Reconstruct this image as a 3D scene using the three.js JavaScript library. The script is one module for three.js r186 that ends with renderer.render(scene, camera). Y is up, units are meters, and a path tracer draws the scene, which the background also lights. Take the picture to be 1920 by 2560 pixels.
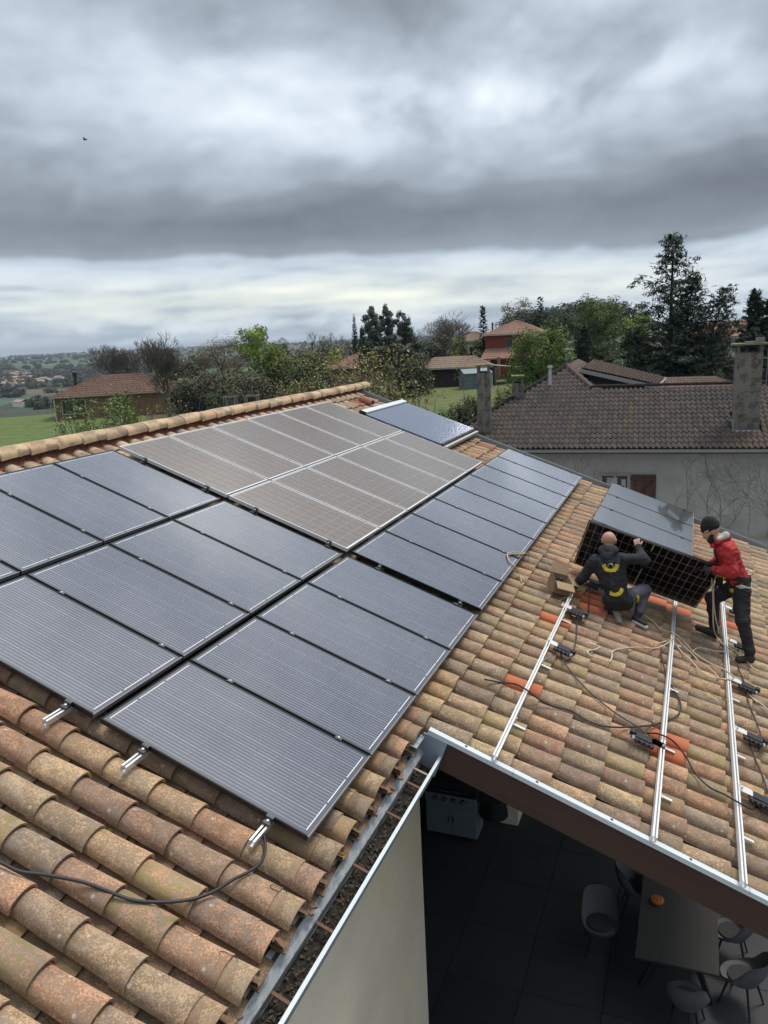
import * as THREE from 'three';
import { mergeGeometries } from 'three/addons/utils/BufferGeometryUtils.js';
import { MarchingCubes } from 'three/addons/objects/MarchingCubes.js';
import { RoundedBoxGeometry } from 'three/addons/geometries/RoundedBoxGeometry.js';

// ---------- camera, sky, sun, exposure ----------
const scene = new THREE.Scene();
const V3 = (x, y, z) => new THREE.Vector3(x, y, z);
const CAM = V3(-3.74824, 1.21234, 6.85533), FOC = 1953.44;
const RIGHT = V3(0.366565, -0.047429, 0.929183), UPC = V3(0.220388, 0.974703, -0.037191), FWD = V3(0.903913, -0.218414, -0.367745);
const camera = new THREE.PerspectiveCamera(2 * Math.atan(1280 / FOC) * 180 / Math.PI, 0.75, 0.1, 30000);
camera.position.copy(CAM);
camera.quaternion.setFromRotationMatrix(new THREE.Matrix4().makeBasis(RIGHT, UPC, FWD.clone().negate()));
camera.updateMatrixWorld();
const renderer = new THREE.WebGLRenderer({ antialias: true });
renderer.toneMapping = THREE.LinearToneMapping;
renderer.toneMappingExposure = 1.5;
renderer.shadowMap.enabled = true;
const SUN_DIR = V3(0.32, 0.88, 0.24).normalize();
const sun = new THREE.DirectionalLight(0xfff4e6, 1.5);
sun.position.copy(SUN_DIR).multiplyScalar(60).add(V3(6, 0, 3));
sun.target.position.set(6, 0, 3);
sun.castShadow = true; sun.shadow.radius = 30; sun.shadow.mapSize.set(2048, 2048);
Object.assign(sun.shadow.camera, { left: -40, right: 40, top: 40, bottom: -40, near: 1, far: 160 });
scene.add(sun, sun.target);
scene.fog = new THREE.FogExp2(0xb6c4d2, 0.00009);

// ---------- noise ----------
const rngOf = s => () => { s = (s + 0x6D2B79F5) | 0; let t = Math.imul(s ^ (s >>> 15), 1 | s); t = (t + Math.imul(t ^ (t >>> 7), 61 | t)) ^ t; return ((t ^ (t >>> 14)) >>> 0) / 4294967296; };
const h2 = (x, y) => { let h = Math.imul(x, 374761393) ^ Math.imul(y, 668265263); h = Math.imul(h ^ (h >>> 13), 1274126177); return ((h ^ (h >>> 16)) >>> 0) / 4294967296; };
const h3 = (x, y, z) => h2(x + Math.imul(z, 7919), y ^ Math.imul(z, 104729));
const sm = t => t * t * (3 - 2 * t), mix = (a, b, t) => a + (b - a) * t, clamp = (x, a = 0, b = 1) => x < a ? a : x > b ? b : x;
const sstep = (a, b, x) => sm(clamp((x - a) / (b - a)));
function vn(x, y) { const i = Math.floor(x), j = Math.floor(y), u = sm(x - i), v = sm(y - j); return mix(mix(h2(i, j), h2(i + 1, j), u), mix(h2(i, j + 1), h2(i + 1, j + 1), u), v); }
function vn3(x, y, z) { const k = Math.floor(z), w = sm(z - k), i = Math.floor(x), j = Math.floor(y), u = sm(x - i), v = sm(y - j); const f = k => mix(mix(h3(i, j, k), h3(i + 1, j, k), u), mix(h3(i, j + 1, k), h3(i + 1, j + 1, k), u), v); return mix(f(k), f(k + 1), w); }
const fbm = (x, y, o = 4) => { let s = 0, a = .5, t = 0; for (let i = 0; i < o; i++) { s += a * vn(x, y); t += a; a *= .5; x = x * 2.03 + 17.3; y = y * 2.03 + 9.1; } return s / t; };
const fbm3 = (x, y, z, o = 4) => { let s = 0, a = .5, t = 0; for (let i = 0; i < o; i++) { s += a * vn3(x, y, z); t += a; a *= .5; x = x * 2.03 + 5.3; y = y * 2.03 + 9.1; z = z * 2.03 + 3.7; } return s / t; };

// ---------- overcast sky, by azimuth and elevation ----------
function interp(t, x) { for (let i = 1; i < t.length; i++) if (x <= t[i][0]) { const [a, b] = t[i - 1], [c, d] = t[i]; return mix(b, d, sm(clamp((x - a) / (c - a)))); } return t[t.length - 1][1]; }
const SKYP = [[-90, .24], [-2, .27], [0, .42], [1.4, .47], [3, .60], [4.4, .54], [5.4, .44], [6.1, .245], [7.3, .20], [8.8, .18], [10.2, .205], [11.3, .27], [12.8, .37], [14.4, .46], [16.2, .42], [18.2, .34], [20.5, .31], [25, .38], [34, .48], [50, .72], [70, 1.05], [90, 1.2]];
function skyAt(az, el) {                      // degrees; az relative to the middle of the view
  if (el < -3) return [.25, .27, .29];
  const ra = az * Math.PI / 180, re = el * Math.PI / 180, dx = Math.cos(ra) * Math.cos(re), dy = Math.sin(re), dz = Math.sin(ra) * Math.cos(re);
  const N = (k, s, o) => fbm3(dx * k + s, dy * k * 1.9 + s * .7, dz * k - s, o);
  const w1 = N(3, 11, 3) - .5, w2 = N(3, 29, 3) - .5, big = fbm3(dx * 3.4 + 3 + w1 * 1.2, dy * 6.5 + w2, dz * 3.4 + w2 * 1.2, 5), mid = fbm3(dx * 8 + 21 + w2 * 3, dy * 14 + w1 * 3, dz * 8 + w1 * 3, 6), fine = fbm3(dx * 22 + w1 * 4, dy * 44, dz * 22 + 9 + w2 * 4, 4);
  const edge = N(14, 5, 4) - .5;
  const e = el + (big - .5) * 5.5 * sstep(4.5, 10, el) + (edge * 1.5 + .8 * w1) * sstep(1, 5, el) + .045 * az * sstep(7, 3, el) - .045 * Math.abs(az - 3) * sstep(8, 13, el);
  let L = interp(SKYP, e);
  const lobe = (a, b, sa_, sb) => Math.exp(-(((az - a) / sa_) ** 2) - (((el - b) / sb) ** 2));
  if (el < 34) {
    const w = sstep(11, 13.5, e) * sstep(34, 22, el);
    L *= mix(1, .66 + .36 * Math.exp(-(((az - 1) / 17) ** 2)), w);
    L += .28 * lobe(2, 14.6, 12, 1.8) * sstep(.15, .66, mid) + .12 * lobe(-9, 16.8, 5, 2.2) * sstep(.32, .62, mid) + .13 * lobe(-21, 18.5, 10, 4) + .22 * lobe(13, 15.6, 9, 2.0) * sstep(.3, .7, mid);
    L -= .10 * lobe(2, 20.5, 8, 2.4) + .03 * lobe(21, 8.4, 9, 2.6) + .03 * lobe(-6, 8.2, 13, 2);
  }
  if (el < 7) { const st = fbm3(dx * 9 + 2 + w1, el * 1.5 + w2 * 2, dz * 9, 5), st2 = fbm3(dx * 24, el * 3.1 + 8 + w1 * 3, dz * 24, 4), k = sstep(6.5, 4, el) * sstep(-.5, 1.5, el); L *= 1 + ((st - .5) * 1.0 + (st2 - .5) * .5) * k; const cu = fbm3(dx * 26, el * 1.6 + 4, dz * 26, 4); L *= 1 + (sstep(.5, .6, cu) * .16 - .10) * sstep(3, 1.2, el); }
  L *= 1 + ((big - .5) * .52 + (mid - .5) * .6 + (fine - .5) * .45) * sstep(6, 12, el) + ((mid - .5) * .22 + (big - .5) * .25) * sstep(12, 6, el) * sstep(4, 7, el);
  L += (.55 * lobe(2, 32, 5, 3.2) + .2 * lobe(16, 20, 10, 2.6)) * (.4 + mid);
  const hz = fbm3(dx * 34 + w1 * 5, dy * 70 + w2 * 3, dz * 34, 4) - .5; L *= 1 + .20 * hz * sstep(4, 8, el);
  if (el < 27 && L > .5) L = .5 + (L - .5) * .55;
  L = Math.max(L, .12);
  const bright = sstep(.36, .78, L), warm = lobe(-6, 2.9, 34, 1.8) * sstep(.28, .6, L);
  return [L * (mix(.845, .935, bright) + .07 * warm), L * (mix(.985, .995, bright) + .03 * warm), L * (mix(1.15, 1.05, bright) - .15 * warm)];
}
{
  const W = 2048, H = 1024, d = new Float32Array(W * H * 4), az0 = -21.1;
  for (let j = 0; j < H; j++) for (let i = 0; i < W; i++) {
    const el = ((j + .5) / H - .5) * 180; let az = ((i + .5) / W - .5) * 360 - az0; if (az > 180) az -= 360; if (az < -180) az += 360;
    const c = skyAt(az, el), k = (j * W + i) * 4; d[k] = c[0]; d[k + 1] = c[1]; d[k + 2] = c[2]; d[k + 3] = 1;
  }
  const t = new THREE.DataTexture(d, W, H, THREE.RGBAFormat, THREE.FloatType);
  t.mapping = THREE.EquirectangularReflectionMapping; t.magFilter = t.minFilter = THREE.LinearFilter; t.needsUpdate = true;
  scene.background = t; scene.environment = t;
}

// ---------- helpers ----------
const PHI = 20.7188 * Math.PI / 180, CP = Math.cos(PHI), SP = Math.sin(PHI);
const rp = (u, n, v) => V3(u, n * CP - v * SP, n * SP + v * CP);            // roof frame: along ridge, off the tiles, down the slope
const rayOf = (px, py) => FWD.clone().addScaledVector(RIGHT, (px - 960) / FOC).addScaledVector(UPC, -(py - 1280) / FOC);
const at = (px, py, D) => CAM.clone().addScaledVector(rayOf(px, py), D);
const NRM = V3(0, CP, SP);
function onRoof(px, py, n = 0) { const d = rayOf(px, py), t = (n - NRM.dot(CAM)) / NRM.dot(d), w = CAM.clone().addScaledVector(d, t); return { u: w.x, v: -w.y * SP + w.z * CP, n }; }
const roofPt = (px, py, n) => { const r = onRoof(px, py, n); return rp(r.u, n, r.v); };
function atY(px, py, y) { const d = rayOf(px, py); return CAM.clone().addScaledVector(d, (y - CAM.y) / d.y); }
const counts = {};
function numbered(n) { const c = counts[n] = (counts[n] ?? -1) + 1; return c ? `${n}_${String(c).padStart(3, '0')}` : n; }
function tag(o, label, category, group) { o.userData = { ...o.userData, label, category }; if (group) o.userData.group = group; return o; }
function thing(name, label, category, pos = V3(0, 0, 0), group) { const o = new THREE.Group(); o.name = numbered(name); o.position.copy(pos); scene.add(o); return tag(o, label, category, group); }
function mesh(name, g, m, parent) { const o = new THREE.Mesh(Array.isArray(g) ? merge(g) : g, m); o.name = parent ? name : numbered(name); o.castShadow = o.receiveShadow = true; (parent || scene).add(o); return o; }
const struct = (name, g, m) => { const o = mesh(name, g, m); o.userData.kind = 'structure'; return o; };
function merge(gs) {
  const anyC = gs.some(g => g.attributes.color);
  return mergeGeometries(gs.map(g => { g = g.index ? g.toNonIndexed() : g.clone(); for (const k of Object.keys(g.attributes)) if (!['position', 'normal', 'uv', 'color'].includes(k)) g.deleteAttribute(k); if (!g.attributes.uv) g.setAttribute('uv', new THREE.BufferAttribute(new Float32Array(g.attributes.position.count * 2), 2)); if (anyC && !g.attributes.color) g.setAttribute('color', new THREE.BufferAttribute(new Float32Array(g.attributes.position.count * 3).fill(1), 3)); return g; }));
}
const box = (w, h, d, x = 0, y = 0, z = 0, rx = 0, ry = 0, rz = 0) => { const g = new THREE.BoxGeometry(w, h, d); if (rx) g.rotateX(rx); if (rz) g.rotateZ(rz); if (ry) g.rotateY(ry); return g.translate(x, y, z); };
const rbox = (w, h, d, r, x = 0, y = 0, z = 0) => new RoundedBoxGeometry(w, h, d, 2, r).translate(x, y, z);
function bar(a, b, r0, r1 = r0, seg = 6) { const d = b.clone().sub(a), L = d.length(), g = new THREE.CylinderGeometry(r1, r0, L, seg, 1); g.translate(0, L / 2, 0); g.applyQuaternion(new THREE.Quaternion().setFromUnitVectors(V3(0, 1, 0), d.divideScalar(L || 1))); return g.translate(a.x, a.y, a.z); }
function beam(a, b, w, h) { const d = b.clone().sub(a), L = d.length(), g = new THREE.BoxGeometry(w, h, L); const m = new THREE.Matrix4().lookAt(b, a, V3(0, 1, 0)); g.applyMatrix4(m); const c = a.clone().add(b).multiplyScalar(.5); return g.translate(c.x, c.y, c.z); }
const tube = (pts, r, seg, rad = 7) => new THREE.TubeGeometry(new THREE.CatmullRomCurve3(pts, false, 'centripetal'), seg || pts.length * 5, r, rad, false);
function polys(tris, uvs) { const g = new THREE.BufferGeometry(); g.setAttribute('position', new THREE.Float32BufferAttribute(tris.flatMap(p => [p.x, p.y, p.z]), 3)); g.setAttribute('uv', new THREE.Float32BufferAttribute(uvs || tris.flatMap(p => [p.x, p.z]), 2)); g.computeVertexNormals(); return g; }
const quadG = (a, b, c, d) => polys([a, b, c, a, c, d], [0, 0, 1, 0, 1, 1, 0, 0, 1, 1, 0, 1]);
function prism(top, down) {            // a polygon (convex, listed round) with thickness along the vector down
  const t = []; const bot = top.map(p => p.clone().add(down)); const n = top.length;
  for (let i = 1; i < n - 1; i++) { t.push(top[0], top[i], top[i + 1]); t.push(bot[0], bot[i + 1], bot[i]); }
  for (let i = 0; i < n; i++) { const j = (i + 1) % n; t.push(top[i], bot[i], bot[j], top[i], bot[j], top[j]); }
  return polys(t);
}
const C = (r, g, b) => new THREE.Color().setRGB(r, g, b);
const std = (c, roughness = .8, o = {}) => new THREE.MeshStandardMaterial({ color: Array.isArray(c) ? C(...c) : c, roughness, side: THREE.DoubleSide, ...o });
const lin2s = x => x <= .0031308 ? 12.92 * x : 1.055 * Math.pow(x, 1 / 2.4) - .055;
function tex(W, H, f, rep) {           // f(x, y) gives linear colour
  const d = new Uint8Array(W * H * 4);
  for (let j = 0; j < H; j++) for (let i = 0; i < W; i++) { const c = f(i, j), k = (j * W + i) * 4; for (let q = 0; q < 3; q++) d[k + q] = 255 * clamp(lin2s(clamp(c[q]))) + .5; d[k + 3] = 255; }
  const t = new THREE.DataTexture(d, W, H); t.colorSpace = THREE.SRGBColorSpace; t.magFilter = THREE.LinearFilter; t.minFilter = THREE.LinearMipmapLinearFilter; t.generateMipmaps = true; t.anisotropy = 8; t.wrapS = t.wrapT = THREE.RepeatWrapping; if (rep) t.repeat.set(...rep); t.needsUpdate = true; return t;
}
function texGrey(W, H, f) { const d = new Uint8Array(W * H * 4); for (let k = 0; k < W * H; k++) { const v = 255 * clamp(f(k % W, Math.floor(k / W))); d[k * 4] = d[k * 4 + 1] = d[k * 4 + 2] = v; d[k * 4 + 3] = 255; } const t = new THREE.DataTexture(d, W, H); t.magFilter = THREE.LinearFilter; t.wrapS = t.wrapT = THREE.RepeatWrapping; t.needsUpdate = true; return t; }
const tileN = (x, y, W, H, s, o = 4) => { // noise that repeats over W x H
  const u = x / W, v = y / H; return mix(mix(fbm(u * s, v * s, o), fbm((u - 1) * s, v * s, o), sstep(.7, 1, u)), mix(fbm(u * s, (v - 1) * s, o), fbm((u - 1) * s, (v - 1) * s, o), sstep(.7, 1, u)), sstep(.7, 1, v));
};
const ORD = ['first', 'second', 'third', 'fourth', 'fifth', 'sixth', 'seventh', 'eighth'];
// ---------- materials of the house ----------
// fired clay: 32 tiles on one sheet; 0-23 weathered with lichen, 24-31 cleaner ones from under the ridge
const CLAY = [[.44, .255, .175], [.45, .31, .205], [.47, .335, .225], [.41, .25, .175], [.44, .32, .22], [.47, .28, .195], [.41, .295, .21], [.39, .265, .20]];
const tileRng = rngOf(5), cellInfo = [...Array(32)].map((_, c) => ({ base: CLAY[Math.floor(tileRng() * 8)], dens: c < 24 ? -.012 + .085 * tileRng() : -.22, green: c < 24 && tileRng() < .13, ox: tileRng() * 90, oy: tileRng() * 90, spots: [...Array(c < 24 ? Math.floor(tileRng() * 3.4) : 0)].map(() => [tileRng(), tileRng(), .006 + .008 * tileRng()]) }));
const clayMap = tex(2048, 2048, (i, j) => {
  const c = (i >> 8) + 8 * (j >> 9), q = cellInfo[c], s = (i & 255) / 255, t = (j & 511) / 511, X = s * .29, Y = t * .43;
  const low = fbm(X * 9 + q.ox, Y * 9 + q.oy, 3), fine = .42 * vn(X * 140 + q.oy, Y * 140 + q.ox) + .36 * vn(X * 270 + q.ox, Y * 270) + .22 * vn(X * 560, Y * 560 + q.oy), big = fbm(X * 22 + q.oy, Y * 16 + q.ox, 3);
  const side = sstep(.95, .35, s) * .10 - sstep(.62, .9, s) * .12, edge = sstep(.8, 1, t) * .03;
  const spk = vn(X * 330 + 7, Y * 330 + q.ox), m = clamp(sstep(.42, .64, fine * .66 + big * .34 + q.dens + side + edge - .03) * .9 + .35 * sstep(.62, .8, spk) * sstep(.36, .5, fine));
  let k = .80 + .42 * low; let col = q.base.map(v => v * k);
  if (c >= 24) { const g = sstep(.52, .68, fbm(X * 12 + q.oy, Y * 8 + 3 + q.ox, 3)); col = [mix(mix(col[0] * 1.1, .42, .5), .22, g * .8), mix(mix(col[1] * 1.2, .315, .5), .175, g * .8), mix(mix(col[2] * 1.2, .24, .5), .15, g * .8)]; }
  const dk = q.green ? [.15, .135, .075] : [.115, .088, .066];
  col = col.map((v, z) => mix(v, dk[z] * (.7 + .7 * low), m * .74));
  if (q.green) { const g = sstep(.5, .66, big) * .5; col = [mix(col[0], .23, g), mix(col[1], .20, g), mix(col[2], .085, g)]; }
  { const gp = sstep(.50, .68, fbm(X * 26 + q.ox + 9, Y * 20 + q.oy, 4)) * (c < 24 ? .36 : .2); col = col.map((v, z) => mix(v, [.245, .222, .20][z], gp)); col[2] *= .93; }
  for (const [sx, sy, r] of q.spots) { const d = Math.hypot(X - sx * .29, Y - sy * .43) + (vn(X * 300, Y * 300) - .5) * .006; if (d < r) { const w = sstep(r, r * .6, d) * (.75 - .35 * (d < r * .3)); col = col.map((v, z) => mix(v, [.50, .50, .46][z], w)); } }
  return col;
});
const clayBump = texGrey(512, 512, (i, j) => .5 * vn(i / 3, j / 3) + .5 * fbm(i / 14, j / 14, 3));
const clayM = (tint, o = {}) => std(tint, .92, { map: clayMap, bumpMap: clayBump, bumpScale: .0022, ...o });
const CLAYT = [[1.08, 1.04, 1.0], [.98, 1.0, 1.02], [1.18, 1.13, 1.06], [1.15, 1.06, .97], [.90, .90, .91], [1.25, 1.22, 1.13]].map(t => clayM(t));
const clayVC = clayM([1, 1, 1], { vertexColors: true });
const newClay = std([.46, .135, .062], .85, { bumpMap: clayBump, bumpScale: .001 });
const redClay = std([.28, .11, .07], .9, { bumpMap: clayBump, bumpScale: .0015 });
const mortarM = std([.30, .12, .085], .95, { map: tex(256, 256, (i, j) => { const n = fbm(i / 18, j / 18, 4); return [.5 + n, .5 + n * .9, .5 + n * .85].map(v => v * .9); }) });
const zinc = std([.52, .55, .57], .5, { metalness: .35, map: tex(256, 256, (i, j) => { const n = tileN(i, j, 256, 256, 6), b = sstep(.5, .6, tileN(j, i, 256, 256, 5)); const v = .62 + .5 * n - .22 * b; return [v, v, v]; }) });
const lipM = std([.62, .70, .74], .45, { map: tex(128, 128, (i, j) => { const v = .8 + .3 * tileN(i, j, 128, 128, 7); return [v, v, v]; }) });
const darkWood = std([.062, .034, .025], .8, { map: tex(256, 256, (i, j) => { const v = .75 + .5 * tileN(i, j, 256, 256, 8); return [v, v * .98, v * .96]; }) });
const debris = std([.03, .026, .02], 1, { map: tex(256, 256, (i, j) => { const v = .4 + 1.5 * sstep(.4, .7, tileN(i, j, 256, 256, 30)); return [v, v, v * .9]; }), bumpMap: clayBump, bumpScale: .01 });
const renderWall = std([.95, .86, .71], .93, { map: tex(512, 512, (i, j) => { const n = tileN(i, j, 512, 512, 4), f = vn(i / 2.2, j / 2.2), r = tileN(i, j * .4, 512, 512, 5); const v = .82 + .22 * n + .1 * (f - .5), y = sstep(.45, .7, r) * .12; return [v, v * (1 - y * .25), v * (1 - y * .8)]; }), bumpMap: texGrey(256, 256, (i, j) => vn(i / 2.5, j / 2.5)), bumpScale: .0018 });

// ---------- the tiled house ----------
const house = thing('tiled_house', 'near house with a weathered terracotta canal tile roof carrying rows of solar panels', 'house');
const deckM = std([.09, .05, .035], .95);
const U1 = 13.0, ULOW = 1.93, VE = 5.24, VE2 = 8.86, VR = -.47;
const slab = (u0, u1, n0, n1, v0, v1) => box(u1 - u0, n1 - n0, v1 - v0, (u0 + u1) / 2, (n0 + n1) / 2, (v0 + v1) / 2);
const roof = mesh('roof', [slab(-6, U1, -.40, -.285, VR, VE), slab(ULOW, U1, -.40, -.285, VE, VE2)], deckM, house);
roof.rotation.x = PHI;
{ const rear = mesh('rear_roof', [slab(-6, U1, -.40, -.285, 0, 5.6)], std([.32, .17, .11], .9), house); rear.rotation.set(-PHI, 0, 0); const rot = new THREE.Matrix4().makeRotationX(-PHI); rear.geometry = new THREE.BoxGeometry(19, .115, 5.6).translate(3.5, 0, -2.8); const w = rp(0, -.34, VR); rear.position.copy(w); void rot; }
// barrel tile: arch when sign = 1, channel when sign = -1; lower end at z = 0, upper end at z = -len
function barrel(wLow, wUp, hLow, hUp, len, sign, cell, th = .013, seg = 9, rngS = 1) {
  const r = rngOf(rngS), pos = [], uv = [], idx = [], rows = 4, cx = (cell % 8) / 8, cy = Math.floor(cell / 8) / 4, wob = (r() - .5) * .006, sag = (r() - .5) * .008;
  const P = (k, t, off) => { const a = Math.PI * k / seg, w = mix(wLow, wUp, t) - off, h = mix(hLow, hUp, t) - off; return [-Math.cos(a) * w + wob * Math.sin(t * 6), sign * (Math.sin(a) ** .8) * h + (sign > 0 ? 0 : 0) + sag * Math.sin(Math.PI * t), -len * t]; };
  for (const off of [0, th]) for (let t = 0; t < rows; t++) for (let k = 0; k <= seg; k++) { const f = t / (rows - 1); pos.push(...P(k, f, off)); uv.push(cx + .125 * (.03 + .94 * k / seg), cy + .25 * (.97 - .94 * f)); }
  const n = (seg + 1) * rows, V = (o, t, k) => o * n + t * (seg + 1) + k;
  for (let t = 0; t < rows - 1; t++) for (let k = 0; k < seg; k++) for (const o of [0, 1]) { const a = V(o, t, k), b = V(o, t, k + 1), c = V(o, t + 1, k + 1), d = V(o, t + 1, k); o === (sign > 0 ? 0 : 1) ? idx.push(a, b, c, a, c, d) : idx.push(a, c, b, a, d, c); }
  const g = new THREE.BufferGeometry(); g.setAttribute('position', new THREE.Float32BufferAttribute(pos, 3)); g.setAttribute('uv', new THREE.Float32BufferAttribute(uv, 2)); g.setIndex(idx); g.computeVertexNormals();
  const rim = []; const ru = [];
  for (let k = 0; k < seg; k++) { const a = P(k, 0, 0), b = P(k + 1, 0, 0), c = P(k + 1, 0, th), d = P(k, 0, th); for (const p of [a, b, c, a, c, d]) rim.push(...p); for (let z = 0; z < 6; z++) ru.push(cx + .06, cy + .235); }
  const e = new THREE.BufferGeometry(); e.setAttribute('position', new THREE.Float32BufferAttribute(rim, 3)); e.setAttribute('uv', new THREE.Float32BufferAttribute(ru, 2)); e.computeVertexNormals();
  const out = mergeGeometries([g.toNonIndexed(), e]); out.setAttribute('color', new THREE.BufferAttribute(new Float32Array(out.attributes.position.count * 3).fill(1), 3)); return out;
}
const coverG = [...Array(32)].map((_, c) => barrel(.103, .088, .092, .076, .44, 1, c, .014, 10, c + 3));
const chanG = [...Array(24)].map((_, c) => barrel(.088, .106, .062, .070, .44, -1, c, .013, 8, c + 50));
const shortG = [...Array(8)].map((_, c) => barrel(.107, .095, .094, .084, .22, 1, c * 3, .015, 10, c + 80));
const PITCH = .2662, U0 = -.6507 - 20 * PITCH;   // one cover sits at u = -.6507
const solarRects = [[.0, 4.08, 0, 5.05], [4.14, 10.33, .04, 3.38], [4.2, 12.37, 3.4, 5.05], [8.42, 13.0, 5.62, 7.34], [10.5, 12.9, .68, 2.55]];
const deep = (u, v, m) => solarRects.some(([a, b, c, d]) => u > a + m && u < b - m && v > c + m + .3 && v < d - m);
const newSpots = [[1200 + 400 / 2.3042, 1160 + 890 / 2.3042, 0], [1200 + 260 / 2.3042, 1160 + 1230 / 2.3042, 0], [1460, 1487, 0], [1470, 1505, 0], [1500, 1520, 0], [1445, 1480, 0], [1480, 1475, 0], [1488, 1490, 0], [1635, 1497, 0], [1670, 1510, 0], [1700, 1525, 0], [1640, 1850, 0], [1715, 1875, 0], [1822, 1552, 0], [1770, 1500, 0], [1229, 1118, 1], [906, 1007, 1]].map(([x, y, k]) => ({ ...onRoof(x, y, -.13), k }));
{
  const r = rngOf(77), list = [];
  const put = (g, kind, u, n, v, tilt, yaw, tint, label) => { const w = rp(u, n, v), d = w.clone().sub(CAM), z = d.dot(FWD), X = 960 + FOC * d.dot(RIGHT) / z, Y = 1280 - FOC * d.dot(UPC) / z; const hidden = z < .2 || X < -150 || X > 2070 || Y > 2750; list.push({ g, kind, u, n, v, tilt, yaw, tint, label, d: z, hidden }); };
  for (let k = 0; ; k++) {
    const u = U0 + k * PITCH; if (u > U1 - .1) break;
    const low = u > ULOW + .22, vEnd = low ? VE2 - .05 : VE - .02, dj = (r() - .5) * .02, rowN = (r() - .5) * .008;
    const n = Math.ceil((vEnd + .6) / .36);
    for (let j = 0; j < n; j++) {
      let v = low ? 8.84 - j * .3585 : (j === 0 ? vEnd : (u < 1 ? 5.085 : 5.125) - (j - 1) * (u < 1 ? .3615 : .3573)); v += dj + (r() - .5) * .026;
      if (v < VR + .15) break;
      const jit = () => (r() - .5), clean = v < .55 + .25 * jit() && u > 1;
      const hid = deep(u, v, .35);
      const cell = clean ? 24 + Math.floor(r() * 8) : Math.floor(r() * 24), c2 = Math.floor(r() * 24);
      const tint = Math.floor(r() * 6), t2 = Math.floor(r() * 6), yaw = jit() * .035, tl = jit() * .012, a = jit() * .012, b = jit() * .02, cN = jit() * .006;
      if (hid) continue;
      const isNew = newSpots.find(s => Math.abs(s.u - u) < .135 && s.v < v + .02 && s.v > v - .36);
      put(isNew ? coverG[3] : !low && j === 0 ? shortG[cell % 8] : coverG[cell], 'roof_tile', u + a, -.2 + cN + rowN + .012, v, -.055 + tl, yaw, isNew ? 10 + isNew.k : clean ? tint % 3 : tint, isNew && (isNew.k ? 'reddish replacement tile' : 'new bright orange tile'));
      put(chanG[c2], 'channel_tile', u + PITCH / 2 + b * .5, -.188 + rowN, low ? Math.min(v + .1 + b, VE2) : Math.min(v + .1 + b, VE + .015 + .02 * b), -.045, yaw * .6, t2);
    }
  }
  for (let j = 0; j < 10; j++) put(coverG[Math.floor(r() * 24)], 'roof_tile', 2.0113 + (r() - .5) * .012, -.19, 8.84 - j * .3585 + (r() - .5) * .03, -.055, (r() - .5) * .03, Math.floor(r() * 6));   // row along the near verge of the lower roof
  const q = new THREE.Quaternion(), e = new THREE.Euler(), M4 = t => new THREE.Matrix4().compose(V3(t.u, t.n, t.v), q.setFromEuler(e.set(t.tilt, t.yaw, 0)), V3(1, 1, 1));
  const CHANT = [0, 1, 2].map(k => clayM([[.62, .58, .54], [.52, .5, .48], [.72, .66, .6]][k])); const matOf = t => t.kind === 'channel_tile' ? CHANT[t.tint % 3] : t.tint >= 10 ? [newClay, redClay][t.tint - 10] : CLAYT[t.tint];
  for (const kind of ['roof_tile', 'channel_tile']) {
    const all = list.filter(t => t.kind === kind), vis = all.filter(t => !t.hidden).sort((a, b) => a.d - b.d), most = kind === 'roof_tile' ? 300 : 120;
    const single = vis.filter((t, i) => i < most - 25 || t.label), rest = all.filter(t => !single.includes(t));
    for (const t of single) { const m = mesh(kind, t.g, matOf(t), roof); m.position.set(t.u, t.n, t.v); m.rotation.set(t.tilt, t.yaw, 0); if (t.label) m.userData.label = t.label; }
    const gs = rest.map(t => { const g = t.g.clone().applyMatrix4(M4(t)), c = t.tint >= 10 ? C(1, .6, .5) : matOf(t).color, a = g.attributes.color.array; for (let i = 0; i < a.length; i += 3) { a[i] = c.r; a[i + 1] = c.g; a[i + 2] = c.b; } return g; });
    const m = mesh(kind === 'roof_tile' ? 'far_roof_tiles' : 'far_channel_tiles', mergeGeometries(gs), clayVC, roof); m.userData.kind = 'stuff';
  }
  // ridge tiles, bedded on torn red mortar
  const ridgeG = [...Array(6)].map((_, c) => barrel(.132, .115, .115, .098, .47, 1, 24 + c, .016, 12, c + 200).rotateY(-Math.PI / 2));
  for (let u = -5.6 + .11; u < U1 + .05; u += .4295) { const m = mesh('ridge_tile', ridgeG[Math.floor(r() * 6)], CLAYT[[0, 2, 5, 3][Math.floor(r() * 4)]], roof); m.position.set(u, -.075 + (r() - .5) * .012, VR + .03 + (r() - .5) * .014); m.rotation.set(-PHI * .55, (r() - .5) * .03, .035); }
  const pos = [], nx = 760, nz = 5;
  const P = (i, j) => { const u = mix(-6, U1, i / nx), t = j / nz, ph = (u - U0) / PITCH, cov = .5 + .5 * Math.cos(ph * 2 * Math.PI); const rag = fbm(u * 21, t * 2 + 3, 3); return V3(u, mix(-.09, -.155 + .045 * cov, t) + (rag - .5) * .035, VR + mix(.06, .175 - .075 * cov + (rag - .4) * .05, t)); };
  const tr = []; for (let i = 0; i < nx; i++) for (let j = 0; j < nz; j++) tr.push(P(i, j), P(i, j + 1), P(i + 1, j + 1), P(i, j), P(i + 1, j + 1), P(i + 1, j));
  for (let i = 0; i < nx; i++) { const a = P(i, nz), b = P(i + 1, nz), d = V3(0, -.11, -.05); tr.push(a, a.clone().add(d), b.clone().add(d), a, b.clone().add(d), b); }
  mesh('ridge_mortar', polys(tr, tr.flatMap(p => [p.x * 2, p.z * 2])), mortarM, roof); void pos;
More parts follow.
